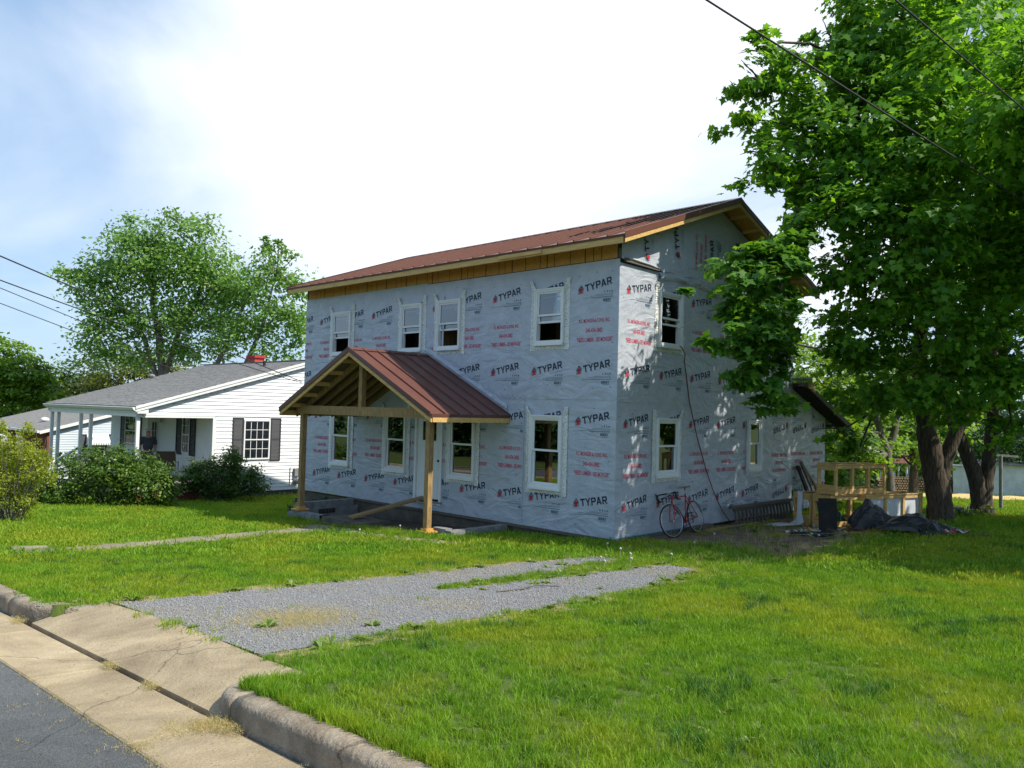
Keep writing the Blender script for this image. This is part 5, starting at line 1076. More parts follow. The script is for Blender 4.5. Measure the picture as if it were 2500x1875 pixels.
# ================================================================ TREES AND SHRUBS
MAPLE = [(0, 0, 0), (.0, .30, -.04), (.24, .20, -.02), (.42, .54, -.10), (.56, .24, -.05), (1.0, 0, -.16), (.56, -.24, -.05), (.42, -.54, -.10), (.24, -.20, -.02), (.0, -.30, -.04)]
OVAL = [(0, 0, 0), (.5, .30, -.04), (1, 0, -.10), (.5, -.30, -.04)]
def leafcloud(blobs, per, size, rng, shape, crad=.45, flat=.4, m=26, droop=.35, inner=.45, up=1.0, outw=.5, rnd=.75, minz=None):
    """leaf-sized faces gathered in sprays through the volume of each blob; returns vertex and face arrays"""
    Cs, Ns, Ds = [], [], []
    for bl in blobs:
        c, r = np.array(bl[:3], float), bl[3]; n = max(2, int(per*r*r)); d = rng.randn(n, 3); d /= np.linalg.norm(d, axis=1)[:, None]; rr = r*(inner+(1-inner)*rng.rand(n)**.5)*(1+.18*rng.randn(n))
        cc = c+d*rr[:, None]*np.array([1, 1, .88]); k = m; cr = crad*(.7+.6*rng.rand(n))*min(1, r+.15)
        P = cc[:, None, :]+rng.randn(n, k, 3)*cr[:, None, None]*np.array([.55, .55, .55*flat]); P[..., 2] -= .25*np.hypot(P[..., 0]-cc[:, None, 0], P[..., 1]-cc[:, None, 1])
        o = d[:, None, :]*np.ones((1, k, 1)); tilt = rng.randn(n, 1, 3)*.35
        N_ = np.array([0, 0, 1.])*up+o*outw+rng.randn(n, k, 3)*rnd*.55+tilt; N_ /= np.linalg.norm(N_, axis=2)[..., None]
        D_ = o*np.array([1, 1, .2])+rng.randn(n, k, 3)*.8-np.array([0, 0, droop]); Cs.append(P.reshape(-1, 3)); Ns.append(N_.reshape(-1, 3)); Ds.append(D_.reshape(-1, 3))
    P, N_, D_ = np.concatenate(Cs), np.concatenate(Ns), np.concatenate(Ds)
    if minz is not None: ok = P[:, 2] > minz; P, N_, D_ = P[ok], N_[ok], D_[ok]
    D_ -= N_*(D_*N_).sum(1)[:, None]; D_ /= np.maximum(np.linalg.norm(D_, axis=1)[:, None], 1e-6); S_ = np.cross(N_, D_); s = size*(.65+.7*rng.rand(len(P)))
    T = np.array(shape); V = P[:, None, :]+(D_[:, None, :]*T[None, :, 0:1]+S_[:, None, :]*T[None, :, 1:2]+N_[:, None, :]*T[None, :, 2:3])*s[:, None, None]
    return V.reshape(-1, 3).astype(np.float32), len(P), len(shape)
def leafmesh(name, V, n, k, m, parent, kind=None):
    o0 = np.array(ORG[parent.name]) if parent else 0; me = bpy.data.meshes.new(name); me.vertices.add(n*k); me.vertices.foreach_set('co', (V-o0).astype(np.float32).ravel()); me.loops.add(n*k); me.loops.foreach_set('vertex_index', np.arange(n*k, dtype=np.int32))
    me.polygons.add(n); me.polygons.foreach_set('loop_start', np.arange(0, n*k, k, dtype=np.int32)); me.materials.append(m); me.update(calc_edges=True)
    return link(name, me, parent, None, kind)
def limb(b, p, q, r0, r1, rg, n=5, sag=.12, k=7):
    p, q = Vector(p), Vector(q); L = (q-p).length; pts = []
    for i in range(n+1):
        t = i/n; pts.append(p.lerp(q, t)+Vector((rg.uniform(-1, 1), rg.uniform(-1, 1), rg.uniform(-.5, .5)+1.2*math.sin(t*math.pi)))*L*.05*(0 if i in (0, n) else 1))
    b.tube(pts, [r0+(r1-r0)*(i/n)**.8 for i in range(n+1)], k, caps=False)
def tree(label, cat, base, trunks, blobs, leafm, barkm, per, size, shape, group=None, seed=1, limbs=True, name='maple_tree', br=.055, **kw):
    t = thing(name, label, cat, base, 0, group); rg = random.Random(seed); rng = np.random.RandomState(seed)
    for pts, rr in trunks:
        # smooth the hand-laid points and give the trunk its flare
        P = []; Q = []
        for i in range(len(pts)-1):
            for s in range(4):
                u_ = s/4; P.append(tuple(pts[i][k]*(1-u_)+pts[i+1][k]*u_+(rg.uniform(-.012, .012) if s else 0) for k in range(3))); Q.append((rr[i]*(1-u_)+rr[i+1]*u_)*(1+.04*rg.uniform(-1, 1)))
        P.append(pts[-1]); Q.append(rr[-1]); MB().tube(P, Q, 14, caps=False).build('trunk', barkm, t, smooth=True)
    if limbs:
        ends = [p for pts, _ in trunks for p in pts[-3:]]; bm_ = MB()
        for i, bl in enumerate(blobs):
            e = min(ends, key=lambda p: (Vector(p)-Vector(bl[:3])).length+max(0, p[2]-bl[2])*.6); L = (Vector(e)-Vector(bl[:3])).length; limb(bm_, e, bl[:3], min(.13, br*(.6+.25*L)), .018, rg, 6)
            for k in range(3):
                d = Vector((rg.uniform(-1, 1), rg.uniform(-1, 1), rg.uniform(-.6, 1))).normalized()*bl[3]*.9; limb(bm_, Vector(bl[:3])*.96+Vector(e)*.04, Vector(bl[:3])+d, .022, .006, rg, 4, k=5)
        bm_.build('branches', barkm, t, smooth=True, recalc=False, kind='stuff')
    V, n, k = leafcloud(blobs, per, size, rng, shape, **kw); leafmesh('crown', V, n, k, leafm, t); return t
def leafmat(nm, c, c2, isl, tr=.35, rough=.42, sc_=1.2, spec=.45): return mat(nm, c, c2, scale=sc_, rough=rough, isl=isl, trans=tr, spec=spec)
LM1 = leafmat('maple_leaf', (.045, .150, .018), (.095, .25, .024), (.20, .40, .03), .50, .5, 1.0, .3)
LM2 = leafmat('maple_leaf_far_and_shaded', (.035, .125, .016), (.065, .19, .02), (.13, .28, .025), .48, .5, 1.2, .3)
LS = leafmat('silver_maple_leaf', (.07, .19, .020), (.13, .29, .035), (.28, .42, .13), .45)
LD = leafmat('dark_tree_leaf', (.025, .07, .014), (.04, .10, .02), (.06, .13, .03), .25)
LO = leafmat('olive_leaf', (.10, .14, .018), (.15, .19, .025), (.2, .22, .04), .35)
LB = leafmat('bright_leaf', (.07, .17, .015), (.13, .25, .02), (.20, .33, .03), .45)
LY = leafmat('yellow_shrub_leaf', (.17, .25, .016), (.27, .34, .025), (.36, .40, .05), .45, sc_=3)
LK = leafmat('shrub_leaf', (.035, .095, .012), (.07, .15, .016), (.14, .23, .02), .3, sc_=4)
LK2 = leafmat('dark_shrub_leaf', (.028, .08, .012), (.05, .12, .016), (.10, .18, .02), .3, sc_=4)
T1 = [(2.64, -1.4, 9.84, 0.42), (2.48, -1.36, 9.25, 0.5), (2.31, -1.42, 8.34, 0.45), (2.45, -1.54, 7.69, 0.4), (3.27, -1.77, 9.73, 0.5), (3.33, -1.79, 8.97, 0.8), (3.39, -1.96, 8.01, 0.8), (2.4, -1.74, 7.14, 0.45), (3.29, -2.1, 7.2, 0.6), (4.1, -2.23, 10.32, 0.5), (4.39, -2.2, 9.46, 0.9), (4.12, -2.58, 8.24, 0.9), (4.9, -2.77, 10.26, 1.0), (5.31, -2.53, 11.39, 0.7), (4.62, -3.14, 8.94, 1.0), (3.46, -2.86, 7.1, 0.8), (5.36, -3.28, 10.98, 1.4), (4.95, -4.2, 9.02, 1.4), (3.8, -3.66, 7.52, 1.0), (2.89, -2.94, 6.25, 0.65), (3.27, -3.48, 6.32, 0.8), (3.56, -4.05, 5.98, 1.1), (4.7, -4.58, 7.15, 1.4), (3.34, -2.93, 5.37, 0.55), (3.54, -3.55, 5.02, 0.9), (4.16, -4.17, 4.49, 1.0), (4.02, -3.0, 4.22, 0.75), (4.26, -2.51, 3.68, 0.5), (4.45, -3.42, 3.42, 0.8), (4.54, -4.07, 3.17, 0.7), (5.66, -4.78, 5.52, 1.3), (5.16, -4.91, 3.99, 0.95), (4.95, -5.38, 3.18, 0.7), (5.04, -5.43, 2.34, 0.42), (7.9, -4.4, 9.14, 1.5), (9.35, -4.57, 11.29, 0.9), (7.36, -3.94, 11.34, 1.4), (4.98, -2.5, 2.85, 0.45), (4.97, -2.16, 2.06, 0.35), (5.35, -2.54, 1.81, 0.3), (2.37, -2.4, 6.3, 0.35), (5.06, -4.59, 2.63, 0.4),
      (3.6, -6.2, 7.6, 1.6), (2.6, -7.4, 7.0, 1.4), (4.9, -7.3, 7.6, 1.6), (5.2, -6.0, 5.6, 1.2), (1.8, -6.3, 7.6, .8), (3.6, -8.0, 6.6, 1.1), (8.3, -5.2, 7.2, 1.3), (9.5, -6.2, 8.6, 1.4), (7.6, -5.6, 5.2, 1.0), (6.4, -5.8, 7.0, 1.1)]
HB = [(2.12, -2.55, 5.84, 0.42), (1.39, -2.35, 5.51, 0.5), (0.67, -2.16, 5.12, 0.42), (0.9, -2.52, 4.75, 0.5), (0.28, -2.3, 4.48, 0.38), (0.91, -2.79, 4.16, 0.42), (0.41, -2.55, 3.98, 0.45), (-0.05, -2.35, 3.67, 0.28), (-0.41, -2.12, 3.61, 0.13), (0.76, -2.76, 3.51, 0.42), (0.27, -2.52, 3.2, 0.36), (0.67, -2.78, 2.87, 0.34), (0.51, -2.6, 2.61, 0.16), (1.07, -2.89, 2.63, 0.16), (-0.62, -1.8, 4.49, 0.05), (1.37, -2.75, 5.09, 0.3)]
MT = tree('large maple with forked furrowed trunk, its branches hanging in front of the wrapped house', 'tree', (7.72, -3.5, .08),
     [([(7.74, -3.50, -.12), (7.74, -3.48, .15), (7.72, -3.45, .6), (7.66, -3.36, 1.2), (7.58, -3.28, 1.8), (7.44, -3.18, 2.5), (7.30, -3.12, 3.3), (7.1, -3.2, 4.6), (6.8, -3.3, 6.2), (6.6, -3.4, 8.0), (6.5, -3.3, 10.2)], [.40, .31, .27, .255, .245, .17, .15, .13, .11, .08, .04]),
      ([(7.72, -3.47, .9), (7.74, -3.50, 1.2), (7.76, -3.55, 1.5), (7.84, -3.66, 1.9), (7.93, -3.82, 2.4), (8.05, -3.98, 3.2), (8.2, -4.3, 4.6), (8.2, -4.5, 6.5), (8.0, -4.5, 8.5)], [.16, .17, .17, .155, .135, .12, .11, .08, .04])],
     T1, LM1, M['bark'], 28, .148, MAPLE, seed=5, crad=.40, flat=.45, m=46, droop=.55, rnd=.9, up=1.0, outw=.8, inner=.35, br=.035, name='maple_tree')
# hanging branch, part of the same maple, its shade painted as darker leaf colour
rng = np.random.RandomState(8); V, n, k = leafcloud(HB, 85, .15, rng, MAPLE, crad=.30, flat=.6, m=30, droop=.6, rnd=.7, inner=.2); leafmesh('crown', V, n, k, LM2, MT)
bh = MB(); rgb = random.Random(2)
for a, c, r0, r1 in (((6.6, -3.3, 6.6), (3.4, -2.6, 6.4), .07, .035), ((3.4, -2.6, 6.4), (1.39, -2.35, 5.51), .035, .02), ((1.39, -2.35, 5.51), (.9, -2.7, 4.23), .02, .013), ((.9, -2.7, 4.23), (.55, -2.65, 2.8), .013, .006), ((1.39, -2.35, 5.51), (.3, -2.3, 4.3), .016, .008), ((.3, -2.3, 4.3), (-.75, -1.75, 3.8), .008, .004), ((.88, -2.4, 4.95), (-.45, -1.85, 4.5), .01, .004)): limb(bh, a, c, r0, r1, rgb, 6)
for kk in range(14):
    p = Vector((3.2, -2.0, 5.9))+Vector((rgb.uniform(-.9, .9), rgb.uniform(-.3, .3), rgb.uniform(-.4, .5))); limb(bh, (3.4, -2.5, 6.4), p, .012, .004, rgb, 4)
bh.build('branches', M['bark'], MT, smooth=True, recalc=False, kind='stuff')
T2 = [(11.2, -3.46, 8.33, 1.8), (11.87, -4.08, 6.52, 1.7), (11.07, -2.53, 6.68, 1.6), (10.89, -4.38, 3.97, 1.1), (10.71, -3.43, 3.34, 0.8), (10.63, -2.67, 4.21, 1.1), (10.0, -2.3, 10.22, 2), (11.47, -3.86, 10.82, 2.0), (11.75, -2.8, 12.65, 2), (10.93, -2.9, 2.6, 0.45), (10.25, -4.55, 2.33, 0.4), (12.5, -5.5, 8.0, 2.0), (11.5, -5.6, 5.0, 1.3), (9.6, -5.4, 3.2, .6)]
tree('second maple with a darker leaning forked trunk behind the first', 'tree', (9.95, -3.75, .08),
     [([(9.95, -3.78, -.15), (9.96, -3.76, .12), (10.02, -3.72, .5), (10.0, -3.66, .95), (9.88, -3.50, 1.5), (9.66, -3.27, 2.2), (9.5, -3.1, 2.9), (9.6, -2.9, 4.5), (10, -2.8, 7)], [.36, .25, .20, .19, .165, .15, .14, .12, .08]),
      ([(10.1, -3.85, -.1), (10.08, -3.80, .5), (10.15, -3.85, 1.1), (10.2, -3.9, 1.8), (10.25, -3.95, 2.6), (10.4, -4.0, 4.0), (10.9, -4, 7), (11.2, -3.8, 10)], [.24, .18, .16, .15, .14, .13, .1, .05])],
     T2, LM2, M['bark'], 12, .22, MAPLE, seed=12, crad=.6, flat=.35, m=30)
L1 = [(3.42, 39.31, 8.93, 1.1), (2.83, 39.89, 9.48, 0.5), (4.33, 38.4, 8.04, 1.5), (4.09, 38.74, 6.19, 1.2), (5.2, 37.39, 10.15, 1.7), (5.77, 36.72, 11.79, 1.2), (4.66, 37.89, 11.63, 0.8), (6.79, 35.73, 10.21, 1.9), (7.51, 34.89, 12.09, 0.9), (6.7, 35.72, 12.52, 0.5), (8.23, 34.23, 10.27, 1.4), (6.75, 35.91, 7.44, 1.4), (5.67, 37.07, 6.71, 1.1), (8.04, 34.57, 7.26, 1.1), (8.93, 33.57, 8.91, 1.2), (4.61, 38.24, 5.28, 0.8), (7.56, 35.16, 5.4, 0.8), (3.66, 39.24, 5.01, 0.7), (4.9, 37.7, 12.5, .35), (6.2, 36.2, 13.0, .3), (8.0, 34.4, 12.8, .3), (2.3, 40.3, 9.7, .35), (8.52, 32.63, 7.19, 1.1), (8.92, 32.13, 8.79, 0.8), (8.27, 32.96, 5.83, 0.9), (6.84, 35.91, 5.37, 0.9), (5.42, 37.41, 5.08, 0.9), (4.08, 38.56, 10.11, 0.9), (7.97, 34.57, 8.88, 1.3)]
tree('tall wind-blown silver maple behind the white house, the larger one', 'tree', (6.6, 36.3, -1.5),
     [([(6.7, 36.3, -1.7), (6.64, 36.29, 1.0), (6.51, 36.32, 4.09), (6.3, 36.44, 6.04), (5.97, 36.7, 7.87), (5.92, 36.64, 10.8)], [.34, .26, .22, .19, .14, .05]), ([(6.55, 36.3, 3.4), (7.11, 35.58, 6.53), (7.69, 34.9, 7.94), (7.93, 34.56, 10.6)], [.17, .14, .11, .04]), ([(6.5, 36.35, 3.0), (5.7, 37.08, 6.02), (4.84, 37.9, 7.37), (4.2, 38.6, 8.6)], [.16, .12, .09, .04])],
     L1, LS, M['bark2'], 27, .23, OVAL, 'silver maples behind the white house', seed=21, crad=.75, flat=.6, m=30, droop=.2, rnd=1.0, br=.03, inner=.3, up=.8)
_r = random.Random(41)
for (x_, y_, z_) in ((3.0, 39.7, 10.2), (3.9, 38.9, 10.9), (4.6, 38.0, 12.6), (5.3, 37.3, 13.0), (5.9, 36.7, 13.3), (6.4, 36.1, 13.2), (7.1, 35.3, 13.2), (7.7, 34.7, 13.3), (8.3, 34.1, 12.4), (8.8, 33.6, 11.4), (2.2, 40.5, 9.6), (1.9, 40.8, 9.0)):
    for k_ in range(3): L1.append((x_+.16*k_*_r.uniform(-1, 1), y_, z_-.45*k_, .16+.10*k_))
L2 = [(9.2, 30.3, 11.3, .16), (9.25, 30.3, 10.8, .26), (9.8, 29.7, 11.1, .2), (9.75, 29.8, 10.7, .3), (10.4, 29.1, 10.4, .2), (9.52, 30.0, 10.12, 0.8), (10.1, 29.45, 9.15, 1.1), (8.9, 30.72, 8.66, 1.2), (9.88, 29.77, 7.15, 1.2), (10.56, 29.05, 7.18, 0.9), (8.68, 31.05, 6.66, 1.0), (9.5, 30.25, 5.37, 0.7), (8.1, 31.68, 5.98, 0.7), (10.49, 29.22, 5.41, 0.6), (10.65, 28.89, 8.73, 0.6), (9.3, 30.2, 10.9, .3), (10.9, 28.8, 6.3, .7)]
tree('smaller leaning silver maple beside it, nearer the wrapped house', 'tree', (8.0, 31.8, -1.5),
     [([(7.2, 32.9, -1.7), (7.5, 32.7, 2.29), (7.7, 32.4, 4.17), (8.2, 31.9, 5.94), (8.6, 31.3, 7.52), (8.9, 30.9, 8.65)], [.22, .17, .14, .11, .08, .04]), ([(8.2, 31.7, -1.6), (8.53, 31.38, 2.5), (8.77, 31.05, 4.46), (9.3, 30.41, 6.47), (9.68, 29.93, 9.2)], [.22, .17, .14, .1, .04])],
     L2, LS, M['bark2'], 22, .22, OVAL, 'silver maples behind the white house', seed=22, crad=.7, flat=.6, m=30, droop=.2, rnd=1.0, br=.03, inner=.3, up=.8)
T3 = [(1.71, 45.66, 4.09, 1.7), (2.26, 45.13, 3.12, 1.6), (1.16, 46.19, 4.8, 1.5), (2.65, 44.69, 3.88, 1.1), (2.96, 44.42, 2.66, 1.0), (1.08, 46.38, 2.83, 2), (0, 47.4, 4.0, 2), (.1, 47.3, 5.2, 1.3)]
tree('rounded bright green tree at the left behind the grey roofs', 'tree', (1.5, 46, -1.8), [([(1.5, 46, -2), (1.5, 46, 2), (1.5, 46, 4)], [.25, .2, .1])], T3, LB, M['bark'], 20, .26, OVAL, seed=31, crad=.5, m=30, name='broadleaf_tree')
T4 = [(8.91, 58.41, 3.75, 1.6), (9.54, 57.72, 4.41, 1.3), (8.27, 59.1, 3.09, 1.3), (9.19, 58.18, 2.17, 1.8), (10.4, 57, 3.4, 1.5), (7.2, 60, 2.4, 1.5)]
tree('dark green dense tree far behind the white house', 'tree', (9.1, 58.3, -1.8), [([(9.1, 58.3, -2), (9.1, 58.3, 3)], [.3, .12])], T4, LD, M['bark'], 16, .30, OVAL, seed=32, crad=.5, m=26, name='broadleaf_tree')
T5 = [(6.01, 44.06, 4.3, 1.2), (7.25, 42.76, 4.48, 1.3), (8.32, 41.65, 4.27, 1.2), (6.76, 43.32, 3.31, 1.6), (8.01, 42.03, 3.23, 1.3), (5.71, 44.43, 3.01, 1.3), (9.38, 40.54, 4.44, 0.8), (4.9, 45.2, 2.6, 1.2), (9.4, 40.6, 3.4, 1.1), (10.4, 39.5, 3.6, 1.0)]
tree('low olive green tree spreading behind the white house roof', 'tree', (7.2, 43, -1.8), [([(7.2, 43, -2), (7.2, 43, 3)], [.25, .12])], T5, LO, M['bark2'], 14, .24, OVAL, seed=33, crad=.6, m=26, name='broadleaf_tree', inner=.35)
# bright shrubs and trees behind the lean-to
BR = [(14.92, 2.98, 4.12, 1.2), (14.28, 2.25, 2.96, 1.1), (14.74, 1.75, 3.53, .9), (15.35, 1.15, 2.73, 1.1), (12.1, 1.7, 1.63, 1.1), (12.81, 0.96, 1.66, 1.0), (13.44, 0.31, 1.42, .8), (11.34, 1.09, 0.68, 0.8), (12.03, 0.38, 0.49, 0.7), (16.81, 1.12, 1.9, 1.0), (11.53, 0.92, 0.2, 0.5), (13.9, 3.6, 5.2, .9), (14.4, 3.2, 1.9, 1.3)]
tree('bright green young tree with leaning grey trunk behind the lean-to', 'tree', (15.1, .1, -.35), [([(15.14, .06, -.45), (15.05, .1, .5), (14.98, .15, 1.41), (14.82, .3, 1.93), (14.6, .45, 3.0), (14.3, .9, 4)], [.19, .16, .15, .11, .09, .04]), ([(14.98, .15, 1.3), (15.14, -.04, 2.08), (15.25, -.19, 3.1)], [.12, .11, .07])], BR, LB, M['bark2'], 24, .17, MAPLE, seed=41, crad=.5, m=30, name='young_maple_tree', flat=.45)
for i, (lb, bb_) in enumerate((('wide bright tree at the back behind the firewood stack', [(30.55, 4.14, 1.74, 1.6), (31.54, 3.1, 1.98, 1.6), (33.08, 4.33, 3.23, 2.2), (33.81, 6.43, 3.89, 2.5), (30.5, 5.6, 1.2, 1.4)]), ('dark leafy tree standing behind the white shed', [(48.9, .5, .8, 2.6), (50.7, -2.5, 1.2, 2.8), (49.7, 4.2, 1.4, 2.5), (47, 6.6, 2.2, 2.2), (52, -6, 2, 3), (48.5, 2, 3.8, 3)]), ('green tree behind the garden pavilion', [(52, 14, .6, 2.6), (53, 11, 1.2, 2.8), (54, 9, 2.6, 3), (51, 17, 2, 3), (56, 12, 4, 3)]), ('tall leafy tree seen between the lean-to and the maples', [(34.68, 8.31, 5.2, 2.5), (32.7, 10.36, 5.6, 2.2), (34, 9, 2.4, 2.4), (36.5, 7.0, 3.5, 2.2), (33, 11.5, 3, 2.2), (37, 5.6, 5.6, 2)]))):
    c = bb_[0]; gz0 = g(c[0], c[1]); tree(lb, 'tree', (c[0], c[1], gz0), [([(c[0], c[1], gz0-.2), (c[0]+.1, c[1], gz0+1.5), (c[0]+.2, c[1]+.2, c[2]+.5)], [.24, .18, .08])], bb_, (LB, LD, LM2, LB)[i], M['bark'], 13, .26, OVAL, 'trees at the back of the lot', seed=50+i, crad=.6, m=26, name='broadleaf_tree')
# wooded belt far away that reads as one mass
rng = np.random.RandomState(77); bl = []
for i in range(70):
    a = R(-12+i*1.75+rng.rand()); d = 88+30*rng.rand(); x, y = CAM.x+d*math.cos(a), CAM.y+d*math.sin(a); bl.append((x, y, g(x, y)+2.2+1.2*rng.rand(), 3.5+1.4*rng.rand()))
for i in range(26):
    a = R(-110-i*5.5); d = 26+9*rng.rand(); 
V, n, k = leafcloud(bl, 4, .8, rng, OVAL, crad=1.3, m=24, inner=.5); leafmesh('woods', V, n, k, LD, None, 'stuff')
# houses' side of the street behind the photographer: two trees that the windows mirror
for i, (x, y, h) in enumerate(((-29, 22, 7.5), (-30, 29, 9), (-29, 36, 7.5), (-31, 44, 9))):
    z0 = road(y)+.1; tree(('low street tree opposite the wrapped house', 'taller street tree opposite the wrapped house', 'low street tree opposite the white house', 'tall street tree opposite the white house')[i], 'tree', (x, y, z0), [([(x, y, z0-.1), (x, y, z0+2.5), (x+.1, y, z0+h*.7)], [.3, .22, .08])], [(x+math.cos(j*1.1)*1.6, y+math.sin(j*1.9)*2.6, z0+1.4+h*(.10*(j % 7)), 2.2) for j in range(12)], LD, M['bark'], 7, .4, OVAL, 'trees across the street', seed=60+i, crad=.8, m=24, name='street_tree', limbs=False)
# tree to the right of the frame whose shadow lies on the lawn
x, y = 6.9, -11.5; z0 = g(x, y); tree('broad maple on the lawn right of the others, shading the grass', 'tree', (x, y, z0), [([(x, y, z0-.1), (x, y, z0+2), (x, y, z0+5)], [.3, .25, .1])], [(x+a, y+b_, z0+c, r) for a, b_, c, r in ((0, 0, 6.5, 2.2), (-2, .6, 6, 1.8), (2, .5, 6.2, 2), (.5, 1.5, 6.8, 1.8), (3.6, 1.2, 6.2, 1.7), (-3.2, .9, 5.8, 1.0), (1.5, -1.5, 6, 2))], LM2, M['bark'], 26, .3, OVAL, seed=71, crad=.6, m=30, limbs=False)
# ---------------------------------------------------------------- shrubs
def shrub(name, label, base, blobs, lm, per, size, nst, seed, spread, h, shape=OVAL, stemr=.012, group=None, **kw):
    t = thing(name, label, 'bush', base, 0, group); rg = random.Random(seed); b = MB()
    for i in range(nst):
        a = rg.random()*6.283; r = spread*(.4+.6*rg.random()); q = (base[0]+r*math.cos(a), base[1]+r*math.sin(a), base[2]+h*(.6+.5*rg.random())); limb(b, (base[0]+.18*math.cos(a), base[1]+.18*math.sin(a), base[2]-.03), q, stemr, stemr*.3, rg, 5, k=4)
    b.build('stems', M['bark2'], t, recalc=False, kind='stuff'); V, n, k = leafcloud(blobs, per, size, np.random.RandomState(seed), shape, minz=base[2]+.02, **kw); leafmesh('foliage', V, n, k, lm, t); return t
b1 = (-7.3, 10.3, g(-7.3, 10.3)); bx, by, bz_ = b1
shrub('forsythia_bush', 'feathery yellow-green bush at the left edge of the lawn', b1, [(bx-.4, by+.5, bz_+1.1, .55), (bx+.2, by-.2, bz_+1.15, .48), (bx, by, bz_+1.55, .42), (bx+.4, by-.4, bz_+1.4, .22), (bx-.1, by+.1, bz_+.8, .45), (bx-.8, by+.8, bz_+1.25, .55), (bx+.1, by-.1, bz_+.5, .36), (bx-.5, by+.5, bz_+1.7, .35), (bx+.15, by-.1, bz_+1.95, .16), (bx-.2, by+.3, bz_+2.0, .18), (bx+.5, by-.5, bz_+1.0, .2)], LY, 470, .05, 80, 3, .8, 1.7, stemr=.009, crad=.16, m=26, inner=.2, rnd=1.2, flat=1.1, up=.5)
b2 = (-3.7, 14.9, g(-3.7, 14.9)); bx, by, bz_ = b2
shrub('rounded_bush', 'wide rounded green bush in front of the white porch', b2, [(bx-.9, by+.9, bz_+.7, .75), (bx, by, bz_+.8, .85), (bx+.7, by-.75, bz_+.72, .75), (bx+.1, by-.1, bz_+1.15, .6), (bx+1.0, by-1.0, bz_+.5, .5), (bx-.5, by+.4, bz_+1.2, .5), (bx+.5, by-.4, bz_+1.15, .5), (bx-1.4, by+1.3, bz_+.5, .5)], LK, 230, .085, 40, 4, 1.3, 1.5, crad=.2, m=30, inner=.6, rnd=.9, flat=.9)
b3 = (.10, 15.9, g(.1, 15.9)); bx, by, bz_ = b3
shrub('rounded_bush', 'smaller dark bush against the gable wall of the white house', b3, [(bx, by, bz_+.75, .75), (bx-.45, by+.3, bz_+.95, .5), (bx+.55, by-.4, bz_+.8, .6), (bx+.1, by, bz_+1.25, .5), (bx+.35, by-.2, bz_+1.55, .25), (bx-.7, by+.5, bz_+.85, .4), (bx+.85, by-.6, bz_+.6, .4)], LK2, 230, .085, 40, 5, 1.0, 1.5, crad=.2, m=30, inner=.6, rnd=.9, flat=.9)
b4 = (-.75, 9.15, g(-.75, 9.15)); bx, by, bz_ = b4
shrub('low_shrub', 'small dark shrub tucked behind the left porch post', b4, [(bx, by, bz_+.28, .34), (bx+.35, by-.25, bz_+.25, .3), (bx-.3, by+.2, bz_+.25, .25)], LD, 160, .07, 12, 6, .4, .55, crad=.15, m=22, rnd=1)
b5 = (9.3, -3.75, g(9.3, -3.75)); bx, by, bz_ = b5
shrub('low_shrub', 'low leafy undergrowth at the foot of the second maple', b5, [(bx-.5, by+.1, bz_+.12, .25), (bx+.1, by-.3, bz_+.14, .28), (bx-.2, by+.4, bz_+.12, .25), (bx+.6, by+.5, bz_+.1, .25)], LB, 90, .09, 6, 7, .4, .3, crad=.2, m=18, flat=.5)
